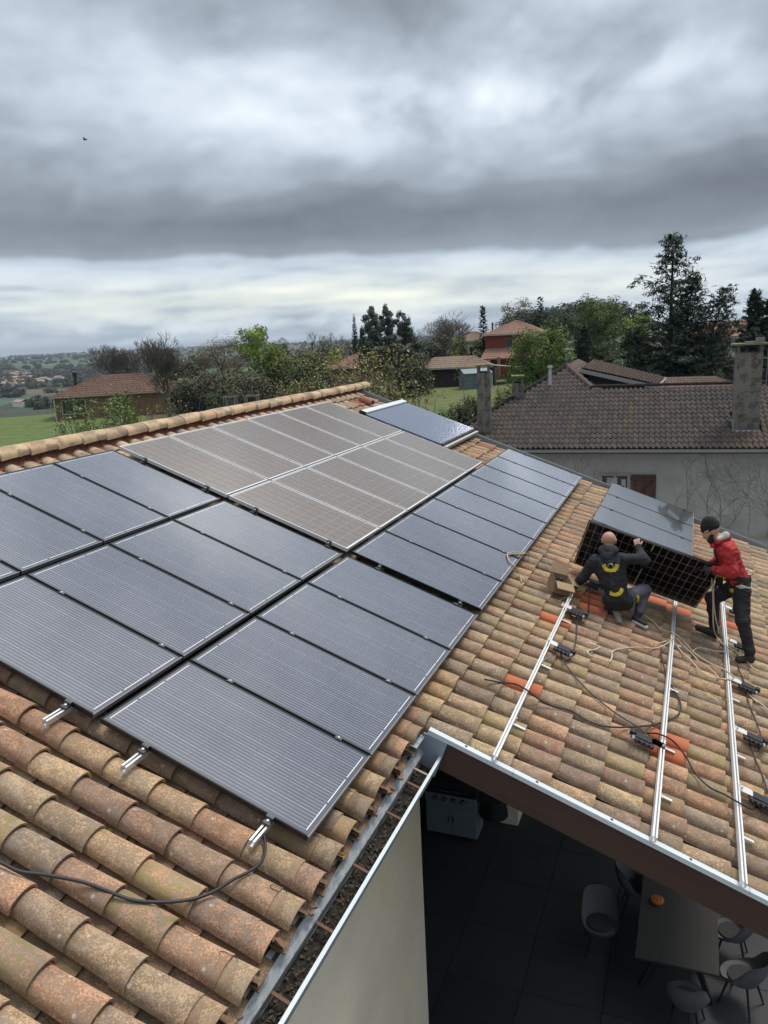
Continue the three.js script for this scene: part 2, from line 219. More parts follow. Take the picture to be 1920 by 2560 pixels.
  // tile clips of bent wire on the eave row
  for (let k = 16; k < 27; k += 1 + (k % 2)) { const u = U0 + k * PITCH, L = [V3(-.012, 0, .0), V3(-.016, 0, -.045), V3(-.005, 0, -.065), V3(.010, 0, -.06), V3(.014, 0, .03), V3(.014, -.02, .04)]; const m = mesh('tile_clip', tube(L, .0022, 20, 4), std([.05, .04, .035], .7), roof); m.position.set(u + .03, -.101, 5.075); m.rotation.x = -.05; }
  // bits of tile and moss at the eave
  const bits = []; for (let k = 14; k < 28; k++) { const u = U0 + (k + .5) * PITCH; for (let i = 0; i < 3; i++) bits.push(box(.03 + .04 * r(), .015, .05 + .03 * r(), u + (r() - .5) * .16, -.262 + .02 * r(), 5.2 + .06 * r(), r() * .5, r() * 3, r() * .5)); }
  const m2 = mesh('tile_fragments', bits, std([.26, .16, .11], .95, { bumpMap: clayBump, bumpScale: .002 }), roof); m2.userData.kind = 'stuff';
  const moss = []; for (const [u, v] of [[-.53, 4.0], [-.5, 4.2], [-.53, 3.1], [-.6, 3.0], [-.25, 5.12], [.28, 5.16], [-.52, 5.2]]) for (let i = 0; i < 9; i++) moss.push(new THREE.IcosahedronGeometry(.006 + .009 * r(), 1).scale(1.4, .45, 1.6).translate(u + (r() - .5) * .07, -.245 + .01 * r(), v + (r() - .5) * .2));
  const m3 = mesh('moss', moss, std([.17, .135, .025], 1), roof); m3.userData.kind = 'stuff';
}
// verge strips, fascia, rafter tail, gutter
{
  const near = mesh('verge_flashing', [slab(ULOW - .085, ULOW - .038, -.135, -.120, VE + .03, VE2), slab(ULOW - .093, ULOW - .085, -.160, -.120, VE + .03, VE2)], lipM, roof); near.userData.label = 'pale metal strip along the near verge above the brown board';
  for (let v = 5.6; v < VE2; v += .62) mesh('screw', new THREE.CylinderGeometry(.011, .011, .006, 8).translate(ULOW - .062, -.117, v), std([.12, .12, .12], .5, { metalness: .6 }), near);
  for (const v of [6.02, 7.9]) mesh('seam', slab(ULOW - .095, ULOW - .036, -.139, -.1185, v, v + .004), std([.25, .28, .3], .6), near);
  mesh('fascia_board', slab(ULOW - .075, ULOW - .04, -.43, -.167, VE + .12, VE2), darkWood, roof);
  mesh('verge_flashing', [slab(U1, U1 + .13, -.13, -.118, VR - .1, VE2), slab(U1 + .13, U1 + .142, -.24, -.105, VR - .1, VE2), slab(U1 - .012, U1, -.2, -.09, VR - .1, VE2)], std([.30, .32, .34], .5, { metalness: .3 }), roof);
  mesh('eave_gutter', [slab(ULOW, U1, -.36, -.35, VE2 - .02, VE2 + .12), slab(ULOW, U1, -.36, -.24, VE2 + .12, VE2 + .135)], lipM, roof);
  const g = mesh('gutter', [slab(-6, ULOW - .1, -.30, -.29, 5.18, 5.265).rotateX(.25).translate(0, 1.25, .24), slab(-6, ULOW - .08, -.50, -.49, 5.26, 5.44), slab(-6, ULOW - .08, -.49, -.30, 5.428, 5.44)], zinc, roof);
  g.geometry.dispose();
  const strip = quadG(rp(-6, -.262, 5.185), rp(ULOW - .1, -.262, 5.185), rp(ULOW - .1, -.345, 5.30), rp(-6, -.345, 5.30)).applyMatrix4(new THREE.Matrix4().makeRotationX(-PHI));
  const strip2 = quadG(rp(-6, -.345, 5.30), rp(ULOW - .1, -.345, 5.30), rp(ULOW - .1, -.46, 5.302), rp(-6, -.46, 5.302)).applyMatrix4(new THREE.Matrix4().makeRotationX(-PHI));
  { const a = strip.attributes.uv; for (let i = 0; i < a.count; i++) a.setX(i, a.getX(i) * 22); }
  g.geometry = merge([strip, strip2, slab(-6, ULOW - .06, -.50, -.49, 5.30, 5.437), slab(-6, ULOW - .06, -.49, -.325, 5.437, 5.443)]);
  mesh('gutter_lip', [slab(-6, ULOW - .08, -.33, -.302, 5.428, 5.452)], lipM, g);
  mesh('gutter_end', [slab(ULOW - .10, ULOW - .09, -.5, -.16, 5.24, 5.455), slab(ULOW - .3, ULOW - .1, -.20, -.19, 5.2, 5.26)], std([.30, .36, .42], .55, { metalness: .3 }), g);
  const fill = []; for (let i = 0; i < 120; i++) for (let j = 0; j < 4; j++) { const P = (i, j) => V3(mix(-6, ULOW - .1, i / 120), -.475 + .05 * fbm(i * .9, j * 2.1, 3), mix(5.305, 5.436, j / 4)); fill.push(P(i, j), P(i, j + 1), P(i + 1, j + 1), P(i, j), P(i + 1, j + 1), P(i + 1, j)); }
  const lf = mesh('leaf_litter', polys(fill, fill.flatMap(p => [p.x * 2, p.z * 2])), debris, g); lf.userData.kind = 'stuff';
  const r = rngOf(12), flecks = []; for (let i = 0; i < 520; i++) { const s = .006 + .012 * r(), c = V3(-2.2 + 4 * r(), -.437 + .012 * r(), 5.31 + .12 * r()), a = r() * 6.3, d = V3(Math.cos(a) * s, (r() - .5) * s, Math.sin(a) * s), e = V3(-Math.sin(a) * s * .5, (r() - .3) * s * .6, Math.cos(a) * s * .5); flecks.push(polys([c.clone().sub(d), c.clone().add(e), c.clone().add(d), c.clone().sub(d), c.clone().add(d), c.clone().sub(e)])); }
  const fk = mesh('dry_leaves', flecks, std([.085, .066, .045], 1), g); fk.userData.kind = 'stuff';
  for (const [x, y] of [[898, 2162], [807, 2308], [697, 2484], [980, 2030], [1025, 1952]]) { const p = onRoof(x, y, -.35); mesh('gutter_bracket', slab(p.u - .012, p.u + .012, -.375, -.368, 5.29, 5.445), std([.15, .075, .055], .8), g); }
  mesh('gutter_bracket', slab(1.6, 1.62, -.36, -.353, 5.29, 5.445), std([.35, .3, .27], .8), g);
  // timber under the gutter end and beam along the terrace eave
  const inv = new THREE.Matrix4().makeRotationX(0); void inv;
  const cw = p => atY(p[0], p[1], -2.45);
  mesh('rafter_tail', slab(1.62, 1.78, -.62, -.41, 4.6, 5.32), darkWood, roof);
  mesh('ceiling_beam', slab(ULOW + .5, U1, -.52, -.405, 6.9, 7.05), darkWood, roof);
  mesh('ceiling_beam', slab(ULOW + .5, U1, -.52, -.405, 5.3, 5.42), darkWood, roof); void cw;
}
// walls
{
  const y0 = -7.9, zW = 4.4, XE = 2.86;
  const top = z => -z * SP / CP - .42 / CP;
  const wallG = (x0, x1, z0, z1, yb) => { const t = [V3(x0, top(z0), z0), V3(x1, top(z0), z0), V3(x1, top(z1), z1), V3(x0, top(z1), z1)], b = t.map(p => V3(p.x, yb, p.z)), o = []; const q = (a, b, c, d) => o.push(a, b, c, a, c, d); q(t[0], t[1], t[2], t[3]); for (let i = 0; i < 4; i++) { const j = (i + 1) % 4; q(t[i], b[i], b[j], t[j]); } return polys(o, o.flatMap(p => [(p.x + p.z) * .45, p.y * .45])); };
  mesh('wall', wallG(-6, XE, zW - .3, zW, y0), renderWall, house);
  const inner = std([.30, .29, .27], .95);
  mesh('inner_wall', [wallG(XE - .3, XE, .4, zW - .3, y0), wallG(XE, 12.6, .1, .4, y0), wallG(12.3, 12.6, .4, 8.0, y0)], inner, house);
  mesh('gable_wall', [wallG(-6, -5.7, -.4, 4.1, y0)], renderWall, house);
  mesh('rear_wall', [box(18.6, 6, .3, 3.3, -4.95, -4.9)], renderWall, house);
  const pil = mesh('pillar', wallG(9.2, 9.75, 3.1, 4.0, y0), renderWall, house); pil.userData.label = 'rendered masonry pillar behind the barbecue';
  mesh('terrace_post', [wallG(12.3, 12.6, 8.0, 8.2, y0)], renderWall, house);
}
// terrace floor of big slabs
{
  const pave = tex(512, 512, (i, j) => { const n = tileN(i, j, 512, 512, 6), f = vn(i / 2, j / 2); const v = .72 + .5 * n + .16 * (f - .5); return [v, v, v * 1.02]; });
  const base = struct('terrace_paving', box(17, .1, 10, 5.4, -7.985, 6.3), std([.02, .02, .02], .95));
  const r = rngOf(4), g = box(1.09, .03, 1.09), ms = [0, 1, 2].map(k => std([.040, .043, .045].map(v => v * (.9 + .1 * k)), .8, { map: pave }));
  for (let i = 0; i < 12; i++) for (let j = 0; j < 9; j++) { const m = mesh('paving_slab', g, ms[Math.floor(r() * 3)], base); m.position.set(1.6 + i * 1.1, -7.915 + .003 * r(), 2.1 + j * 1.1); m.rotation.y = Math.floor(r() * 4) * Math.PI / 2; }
}
// ---------- photovoltaic panels ----------
const frameBlack = std([.018, .019, .021], .35, { metalness: .5 }), frameEndSheen = std([.20, .20, .21], .45), frameSilver = std([.72, .73, .74], .4, { metalness: .1 });
const glassOf = (map, col, o = {}) => new THREE.MeshPhysicalMaterial({ map, color: C(...col), roughness: .14, clearcoat: 1, clearcoatRoughness: .03, specularIntensity: 1, ior: 2.1, side: THREE.DoubleSide, ...o });
const cellMapA = tex(1024, 1664, (i, j) => {
  const u = i / 1024, v = j / 1664, m = .022, mv = .016; const cu = (u - m) / (1 - 2 * m), cv = (v - mv) / (1 - 2 * mv);
  if (cu < 0 || cu > 1 || cv < 0 || cv > 1) return [.03, .036, .044];
  const cell = Math.floor(cu * 6), row = Math.floor(cv * 10), fu = cu * 6 - cell, fv = cv * 10 - row, k = .9 + .2 * h2(cell, row);
  let c = [.050 * k, .050 * k, .077 * k];
  if (fu < .012 || fu > .988 || fv < .008 || fv > .992) c = [.05, .056, .075];
  const b = Math.abs(((fu * 5) % 1) - .5) * (.16 / 5) * 1000; if (b < 1.05 && fv > .012 && fv < .988) c = [.66, .67, .71];
  if ((cv < .0045 || cv > .9955) && !(Math.abs(cu - 1 / 3) < .012 || Math.abs(cu - 2 / 3) < .012) && cu > .015 && cu < .985) c = [.8, .8, .82];
  return c;
});
const glassA = glassOf(cellMapA, [1, 1, 1]);
const glassD = glassOf(tex(512, 512, (i, j) => { const a = (i / 512 * 6) % 1, b = (j / 512 * 18) % 1; return a < .02 || b < .03 ? [.15, .15, .16] : [.05, .052, .062]; }), [1, 1, 1]);
function pvPanel(W, L, T, fm, fs, gm, lip = .011) {    // lies flat: x across, z down the slope, glass at y = 0
  const t = new THREE.Group();
  mesh('frame', [box(W, T, lip, 0, -T / 2, lip / 2), box(W, T, lip, 0, -T / 2, L - lip / 2), box(lip, T, L - 2 * lip, -W / 2 + lip / 2, -T / 2, L / 2), box(lip, T, L - 2 * lip, W / 2 - lip / 2, -T / 2, L / 2)], fm, t);
  if (fs) { mesh('frame_end', box(W, T, .010, 0, -T / 2 + .001, L - .004), fs, t); }  // black frame end made paler, the reflected sky put into its colour
  if (gm) { const g = new THREE.PlaneGeometry(W - 2 * lip, L - 2 * lip).rotateX(-Math.PI / 2).translate(0, -.003, L / 2); mesh('glass', g, gm, t); mesh('backsheet', box(W - 2 * lip, .004, L - 2 * lip, 0, -.009, L / 2), std([.02, .02, .022], .6), t); }
  return t;
}
function placePanel(proto, u, n, v, label, group, first) { const o = first ? proto : proto.clone(); o.name = numbered('solar_panel'); scene.add(o); o.position.copy(rp(u, n, v)); o.rotation.x = PHI; tag(o, label, 'solar panel', group); return o; }
const ROWL = ['row nearest the ridge', 'middle row', 'lowest row by the gutter'];
{
  const A = pvPanel(1.0, 1.633, .035, frameBlack, frameEndSheen, glassA);
  for (let j = 0; j < 3; j++) for (let k = 0; k < 4; k++) placePanel(A, .51 + k * 1.02, 0, .029 + j * 1.691, `black framed solar panel, ${ORD[k]} from the near end of the ${ROWL[j]}`, 'black framed panels in the near block', !j && !k);
  for (let k = 0; k < 8; k++) placePanel(A, 4.204 + .51 + k * 1.02, .012, 3.411, `black framed solar panel, ${ORD[k]} past the open gap in the long far strip`, 'black framed panels in the far strip');
  // silver framed panels: sixty cells each under the glass
  const B = pvPanel(.992, 1.640, .042, frameSilver, null, null, .013);
  const backM = std([.46, .44, .41], .35); mesh('backsheet', box(.966, .004, 1.614, 0, -.008, .82), glassOf(null, [.62, .60, .56]), B);
  const cm = [0, 1, 2].map(s => glassOf(tex(128, 128, (i, j) => { const x = i / 128, b = Math.abs(((x * 3) % 1) - .5); const f = .5 + .5 * vn(i / 9 + s * 40, j / 30), g = vn(i / 22 + s * 11, j / 22); const c = [.125, .098, .078].map(v => v * (.78 + .24 * f + .26 * g)); return b < .03 ? [.42, .39, .36] : c; }), [1, 1, 1], { ior: 2.1, clearcoat: .25, specularColor: C(1, .89, .77) }));
  void backM; const cg = new THREE.BoxGeometry(.1535, .003, .1535), r = rngOf(31);
  for (let a = 0; a < 6; a++) for (let b = 0; b < 10; b++) { const c = mesh('solar_cell', cg, cm[Math.floor(r() * 3)], B); c.position.set(-.396 + a * .1584, -.0055, .107 + b * .1584); }
  for (let j = 0; j < 2; j++) for (let k = 0; k < 6; k++) placePanel(B, 4.15 + .5 + k * 1.03, .045, .055 + j * 1.672, `silver framed brownish solar panel, ${ORD[k]} from the near end of the ${j ? 'lower' : 'upper'} silver row`, 'silver framed brownish panels', !j && !k);
  const D = pvPanel(1.122, 1.722, .03, frameBlack, frameEndSheen, glassD, .009);
  for (let k = 0; k < 4; k++) placePanel(D, 12.98 - .567 - k * 1.134, 0, 5.62, k < 3 ? `grey mirroring solar panel, ${ORD[k]} from the far verge on the lower roof` : 'grey solar panel half hidden behind the one being lifted', 'grey panels on the lower roof', !k);
  // the panel being lifted, seen from its lower face
  const R = [[.0328, -.6553, -.7546], [-.32, .7084, -.6291], [.9468, .2621, -.1865]];
  const o = thing('lifted_solar_panel', 'black solar panel with a white grid being tilted up by two workers', 'solar panel', V3(7.0778, -2.0374, 5.3035));
  o.quaternion.setFromRotationMatrix(new THREE.Matrix4().makeBasis(V3(R[0][0], R[1][0], R[2][0]), V3(R[0][1], R[1][1], R[2][1]), V3(R[0][2], R[1][2], R[2][2])));
  mesh('frame', [box(1.722, .011, .03, .861, .0055, -.012), box(1.722, .011, .03, .861, 1.1285, -.012), box(.011, 1.112, .03, .0055, .567, -.012), box(.011, 1.112, .03, 1.7165, .567, -.012)], frameBlack, o);
  const sh = mesh('glass_sheet', box(1.70, 1.112, .004, .861, .567, -.0024), glassOf(null, [.55, .54, .52], { clearcoat: .2, specularIntensity: .2, ior: 1.5 }), o);
  const hg = box(.0880, .1748, .002), hm = glassOf(null, [.006, .006, .007], { clearcoat: .12, specularIntensity: .15, ior: 1.5 });
  for (let a = 0; a < 18; a++) for (let b = 0; b < 6; b++) { const c = mesh('solar_cell', hg, hm, sh); c.position.set(.861 + (a < 9 ? -1 : 1) * (.006 + .0466) + (a < 9 ? a - 8 : a - 9) * .0928, .567 + (b - 2.5) * .1835, .0006); }
  mesh('junction_box', [rbox(.06, .1, .02, .005, .861, .567, .008), rbox(.06, .1, .02, .005, .861, .9, .008)], frameBlack, o);
}
// rails with their clamps
const alu = std([.74, .75, .76], .38, { metalness: .55 }), aluW = std([.80, .82, .83], .42, { metalness: .25 }), clampM = std([.10, .105, .11], .45, { metalness: .5 }), black = std([.012, .013, .014], .5);
function railG(u0, u1, v, n1) { return [slab(u0, u1, n1 - .045, n1 - .04, v - .02, v + .02), slab(u0, u1, n1 - .04, n1, v - .02, v - .0165), slab(u0, u1, n1 - .04, n1, v + .0165, v + .02), slab(u0, u1, n1 - .003, n1 + .0006, v - .0168, v - .006), slab(u0, u1, n1 - .003, n1 + .0006, v + .006, v + .0168)]; }
function rail(label, u0, u1, v, n, clamps, ends, m = alu, extra) {
  const t = thing('mounting_rail', label, 'mounting rail', V3(0, 0, 0), 'aluminium rails on the tiles'); t.rotation.x = PHI;
  mesh('rail_profile', railG(u0, u1, v, n), m, t);
  for (const u of clamps) { mesh('mid_clamp', [slab(u - .017, u + .017, n + .035, n + .041, v - .026, v + .026), slab(u - .008, u + .008, n, n + .036, v - .02, v + .02)], clampM, t); mesh('bolt', new THREE.CylinderGeometry(.009, .009, .008, 6).translate(u, n + .044, v), alu, t); }
  for (const [u, s] of ends) { mesh('end_clamp', [slab(u - .006, u + .006, n, n + .042, v - .026, v + .026), slab(Math.min(u, u + s * .02), Math.max(u, u + s * .02), n + .037, n + .043, v - .026, v + .026), slab(u - s * .035 - .006, u - s * .035 + .006, n, n + .02, v - .024, v + .024), slab(Math.min(u, u - s * .035), Math.max(u, u - s * .035), n + .012, n + .018, v - .022, v + .022)], clampM, t); mesh('bolt', new THREE.CylinderGeometry(.01, .01, .01, 6).translate(u - s * .02, n + .024, v), alu, t); }
  if (extra) extra(t); return t;
}
{
  const cA = [1.02, 2.04, 3.06], cB = [1, 2, 3, 4, 5].map(k => 4.135 + k * 1.03), cC = [1, 2, 3, 4, 5, 6, 7].map(k => 4.204 + k * 1.02);
  [[.465, 'uppermost rail of the near block'], [1.41, 'second rail from the top of the near block'], [2.112, 'rail under the upper part of the middle row'], [3.145, 'rail end poking out below the middle row at left'], [3.80, 'rail end poking out at the left corner of the lowest panel'], [4.77, 'rail end poking out above the trailing black cable']].forEach(([v, l]) => rail('bright aluminium ' + l, -.21, 4.13, v, -.036, cA, [[-.008, 1], [4.09, -1]], alu));
  [.47, 1.41, 2.12, 3.13].forEach((v, i) => rail(`hidden aluminium rail under the silver panels, ${ORD[i]} from the ridge`, 4.16, 10.4, v, .004, cB, [[4.142, 1], [10.34, -1]], alu));
  [[3.79, 'upper'], [4.80, 'lower']].forEach(([v, s]) => rail(`${s} aluminium rail under the long far strip of black panels`, 4.15, 12.42, v, -.024, cC, [[4.196, 1], [12.372, -1]], alu));
  const hooks = (v, us) => t => us.forEach(u => { mesh('roof_hook', [slab(u - .014, u + .014, -.105, -.098, v + .02, v + .135), slab(u - .014, u + .014, -.105, -.07, v + .018, v + .024), slab(u + .05, u + .062, -.09, -.06, v + .02, v + .034)], aluW, t); });
  rail('white aluminium rail leading to the crouching worker\'s left hand', 1.80, 12.99, 5.843, -.032, [9.577, 10.711, 11.845], [[12.99, -1]], aluW, hooks(5.843, [2.49, 3.81, 5.16]));
  rail('middle white aluminium rail running up to the foot of the lifted panel', 1.785, 12.99, 7.152, -.032, [9.577, 10.711, 11.845], [[12.99, -1]], aluW, hooks(7.152, [2.49, 3.3, 4.6, 5.9]));
  rail('rightmost white aluminium rail passing between the standing worker\'s legs', 1.78, 12.9, 7.826, -.032, [], [], aluW, hooks(7.826, [2.47, 3.8, 5.05, 6.9]));
}
// evacuated tube collector
{
  const t = thing('tube_collector', 'solar water heater of parallel dark glass tubes under a pale header box', 'solar water heater', rp(11.67, 0, 0)); t.rotation.x = PHI;
  const n = .02, hw = 1.2;
  mesh('header', rbox(2 * hw, .09, .14, .02, 0, n + .012, .755), std([.70, .73, .75], .4, { metalness: .3 }), t);
  mesh('header_end', [rbox(.02, .10, .15, .006, -hw - .008, n + .012, .755), rbox(.02, .10, .15, .006, hw + .008, n + .012, .755)], black, t);
  const tm = new THREE.MeshPhysicalMaterial({ color: C(.17, .20, .27), metalness: .6, roughness: .12, clearcoat: 1, clearcoatRoughness: .02 });
  const tg = new THREE.CylinderGeometry(.029, .029, 1.66, 14, 1).rotateX(Math.PI / 2).translate(0, n, 1.665), cap = new THREE.SphereGeometry(.029, 10, 6).translate(0, n, 2.495), cup = new THREE.CylinderGeometry(.033, .033, .05, 10).rotateX(Math.PI / 2).translate(0, n - .002, 2.49);
  for (let i = 0; i < 22; i++) { const x = -1.14 + i * .1086; const m = mesh('glass_tube', mergeGeometries([tg, cap].map(g => g.toNonIndexed())), tm, t); m.position.x = x; const c = mesh('tube_cap', cup, black, m); c.position.x = 0; }
  mesh('foot_rail', [box(2 * hw, .05, .05, 0, n - .03, 2.56), box(2 * hw, .02, .12, 0, n - .06, 2.52)], std([.45, .47, .46], .5, { metalness: .4 }), t);
  mesh('side_rail', [box(.03, .03, 1.8, -hw, n - .06, 1.65), box(.03, .03, 1.8, hw, n - .06, 1.65)], alu, t);
  mesh('reflector', box(2 * hw - .02, .004, 1.75, 0, n - .085, 1.66), std([.02, .02, .024], .8), t);
}
// small vent lifted between the tiles above the collector
{ const p = onRoof(938, 1012, -.1), t = thing('roof_vent', 'small dark vent with white pipe ends poking from a lifted red tile', 'roof vent', rp(p.u, -.12, p.v)); t.rotation.x = PHI;
  mesh('hood', new THREE.CylinderGeometry(.1, .1, .3, 12, 1, true, -Math.PI / 2, Math.PI).rotateX(-Math.PI / 2).rotateZ(0).translate(0, 0, -.22), redClay, t);
  mesh('opening', new THREE.CircleGeometry(.085, 14).translate(0, .02, -.09), black, t);
  for (const s of [-1, 1]) mesh('pipe', bar(V3(s * .07, -.02, -.08), V3(s * .02, .05, .12), .018, .018, 7), std([.55, .55, .55], .5), t); }
// ---------- microinverters, cables, ropes, carton ----------
const plug = std([.02, .021, .023], .55), plateM = std([.74, .75, .76], .4, { metalness: .3 }), greyPlug = std([.25, .26, .27], .6);
function microinverter(label, u, v, flip) {
  const t = thing('microinverter', label, 'microinverter', rp(u, -.045, v), 'microinverters clipped to the right hand rails'); t.rotation.x = PHI; const s = flip ? -1 : 1;
  const sh = new THREE.Shape(); sh.moveTo(-.05, 0); sh.lineTo(.045, 0); sh.lineTo(.05, .10); sh.lineTo(.02, .135); sh.lineTo(-.05, .12); sh.closePath();
  mesh('bracket_plate', new THREE.ExtrudeGeometry(sh, { depth: .004, bevelEnabled: false }).rotateX(Math.PI / 2).scale(1, 1, s).translate(0, .018, -s * .14), plateM, t);
  mesh('bracket_tab', [box(.02, .03, .003, .01, .03, -s * .135), box(.004, .035, .02, -.03, .03, -s * .12)], plateM, t);
  mesh('body', [rbox(.16, .032, .19, .01, -.03, -.002, s * .05), rbox(.10, .02, .15, .006, -.03, .022, s * .06)], plug, t);
  for (let i = 0; i < 4; i++) mesh('connector', [rbox(.035, .028, .05, .008, -.10 + i * .002, .008, s * (-.02 + i * .045)), new THREE.CylinderGeometry(.012, .012, .03, 8).rotateZ(Math.PI / 2).translate(-.125, .008, s * (-.02 + i * .045))], plug, t);
  mesh('cable_socket', [rbox(.06, .05, .05, .01, -.02, .02, s * .165), rbox(.05, .02, .03, .006, -.075, .006, s * .16)], plug, t); mesh('gland', new THREE.CylinderGeometry(.014, .016, .06, 8).rotateZ(Math.PI / 2).translate(-.10, .01, s * .15), greyPlug, t);
}
const MI = [[1425, 1522, 'beside the carton, at the end of the first white rail'], [1390, 1614, 'on the first white rail, lower on the roof than the carton'], [1826, 1523, 'behind the standing worker\'s legs'], [1838, 1608, 'beside the standing worker\'s rear shin'], [1849, 1708, 'where the ropes cross the third white rail'], [1862, 1834, 'second from the bottom on the third white rail'], [1876, 1985, 'lowest one on the third white rail']];
for (const [x, y, l] of MI) { const p = onRoof(x, y, -.045); microinverter('black microinverter ' + l, p.u, p.v + .03); }
{ const p = onRoof(1640, 1860, -.045); microinverter('black microinverter left of the middle rail beside an orange tile', p.u, 7.03, true); }
{ const p = onRoof(1474, 1458, -.045); microinverter('black microinverter under the crouching worker\'s left arm', p.u, p.v); }
const P2 = ([x, y, n = -.09]) => roofPt(1180 + x / 2.2419, 1450 + y / 2.2419, n), P3 = ([x, y, n = -.085]) => roofPt(1200 + x / 2.3042, 1160 + y / 2.3042, n);
const cableM = std([.028, .027, .03], .55), ropeM = std([.74, .68, .56], .9, { map: tex(64, 256, (i, j) => ((i / 64 * 2 + j / 256 * 24) % 1) < .32 ? [.28, .2, .13] : [1, .97, .9]) }), cordM = std([.6, .53, .47], .9, { map: ropeM.map });
const strand = (name, label, cat, pts, r, m, group) => tag(mesh(name, tube(pts, r, pts.length * 9, 7), m), label, cat, group);
strand('power_cable', 'thick black cable trailing over the near tiles from a rail end', 'cable', [[1205, 760, -.06], [1218, 800, -.08], [1222, 850, -.1], [1205, 910, -.1], [1150, 955, -.1], [1080, 990, -.1], [960, 1060, -.1], [850, 1090, -.1], [700, 1097, -.1], [600, 1085, -.1], [480, 1040, -.1], [380, 1005, -.1], [200, 970, -.1], [90, 955, -.1], [0, 915, -.1], [-150, 880, -.1]].map(([x, y, n]) => roofPt(x / 1.8433, 1660 + y / 1.8433, n)), .0098, cableM);
const G = 'black cables between the microinverters';
strand('trunk_cable', 'black cable running down from the first rail to the microinverter by the orange tile', 'cable', [[497, 405], [510, 450], [560, 520], [630, 600], [720, 680], [810, 750], [900, 805], [945, 835], [965, 858]].map(P2), .007, cableM, G);
strand('trunk_cable', 'short black cable loop between the two upper microinverters on the first rail', 'cable', [[497, 410], [505, 440], [525, 458], [548, 440], [572, 385], [585, 320], [588, 250], [586, 205]].map(P2), .007, cableM, G);
strand('trunk_cable', 'black cable bending up from beside the carton to the crouching worker', 'cable', [[590, 200], [610, 216], [640, 215], [652, 185], [655, 110], [656, 40], [652, 10]].map(P2), .007, cableM, G);
strand('trunk_cable', 'long black cable sweeping from the panels under the first rail across to the middle rail', 'cable', [[70, 556], [150, 572], [230, 580, -.09], [275, 598, -.02], [305, 615, -.01], [370, 665, -.06], [450, 705], [560, 735], [640, 785], [720, 815], [800, 825], [920, 822], [1020, 812], [1062, 798, -.11], [1130, 775], [1165, 740], [1165, 680], [1120, 600, -.11], [1090, 545, -.11], [1080, 500], [1062, 430], [1060, 380]].map(P2), .0085, cableM, G);
strand('trunk_cable', 'black cable crossing the middle rail and running down right to the lowest microinverter', 'cable', [[985, 858], [1020, 858], [1060, 868, -.01], [1100, 885, -.02], [1150, 925], [1200, 990], [1250, 1080], [1330, 1160], [1420, 1205, -.04], [1490, 1245, -.01], [1550, 1278, -.04], [1585, 1280], [1598, 1255]].map(P2), .0085, cableM, G);
strand('trunk_cable', 'black cable hanging below the standing worker toward the rope crossing', 'cable', [[1492, 390], [1486, 450], [1500, 510], [1525, 570], [1542, 610]].map(P2), .007, cableM, G);
strand('trunk_cable', 'black cable bulging out to the right between two microinverters of the third rail', 'cable', [[1530, 620], [1555, 700], [1590, 790], [1615, 860], [1616, 920], [1598, 960], [1570, 952], [1558, 910]].map(P2), .007, cableM, G);
strand('trunk_cable', 'black cable leaving the frame at right below the second lowest microinverter', 'cable', [[1557, 920], [1590, 1010], [1625, 1090], [1660, 1190], [1700, 1260]].map(P2), .007, cableM, G);
strand('trunk_cable', 'black cable end leaving the frame beside the lowest microinverter', 'cable', [[1596, 1255], [1610, 1285], [1650, 1310], [1720, 1350]].map(P2), .008, cableM, G);
const RG = 'pale safety ropes lying on the lower roof';
const R_ = (label, pts, r = .0085, m = ropeM) => strand('safety_rope', label, 'rope', pts.map(P3), r, m, RG);
R_('speckled rope running from the crouching worker over the middle rail down to the right edge', [[940, 870], [965, 885], [1000, 910], [1040, 950], [1085, 966, -.06], [1115, 975, -.01], [1150, 1000, -.04], [1180, 1030], [1250, 1100], [1330, 1150], [1400, 1180, -.03], [1440, 1205, -.02], [1480, 1240, -.04], [1530, 1300], [1600, 1365], [1700, 1450]]);
R_('speckled rope curling in a loop on the tiles left of the middle rail', [[630, 1035], [685, 1050], [665, 1068], [622, 1078], [632, 1100], [690, 1122], [742, 1138], [760, 1110], [764, 1078], [800, 1066], [870, 1057], [940, 1057], [1000, 1062], [1060, 1045], [1095, 1020, -.03], [1112, 1002, -.01]]);
R_('speckled rope sagging from the middle rail to the third rail', [[1112, 1005, -.02], [1130, 1040], [1160, 1080], [1210, 1125], [1270, 1190], [1330, 1228], [1390, 1236], [1430, 1240, -.02], [1480, 1262], [1540, 1320], [1600, 1375]]);
R_('speckled rope arching from the ropes to the third rail below the front boot', [[1225, 1075], [1260, 1060], [1300, 1065], [1350, 1078], [1405, 1082, -.03], [1440, 1105], [1480, 1122], [1520, 1105], [1490, 1080]], .0075);
R_('short loose rope end lying above the curled loop', [[1005, 1036], [1040, 1030], [1075, 1018], [1108, 1004, -.02]], .0075);
R_('speckled rope strand running close below the uppermost rope', [[1130, 1000, -.05], [1165, 1040], [1215, 1085], [1260, 1135], [1310, 1168], [1350, 1200], [1375, 1230], [1425, 1245, -.03]], .007);
strand('yellow_string', 'thin yellow string lying between the middle and third rails', 'string', [[1115, 1257], [1160, 1255], [1210, 1248], [1265, 1270], [1310, 1312], [1370, 1345], [1425, 1362, -.03], [1480, 1390], [1560, 1440]].map(P3), .0035, std([.48, .36, .08], .8));
strand('white_cord', 'pale cord forming a loop over the edge of the far black panels', 'rope', [[1000, 1215, -.08], [992, 1190, -.03], [965, 1172, .02], [900, 1168, .03], [820, 1168, .03], [782, 1180, .03], [785, 1215, .03], [812, 1265, .03], [850, 1305, .02], [880, 1340, -.02], [905, 1390, -.08], [920, 1430, -.09], [928, 1475, -.09]].map(([x, y, n]) => roofPt(1080 + x / 4.1475, 1100 + y / 4.1475, n)), .009, cordM);
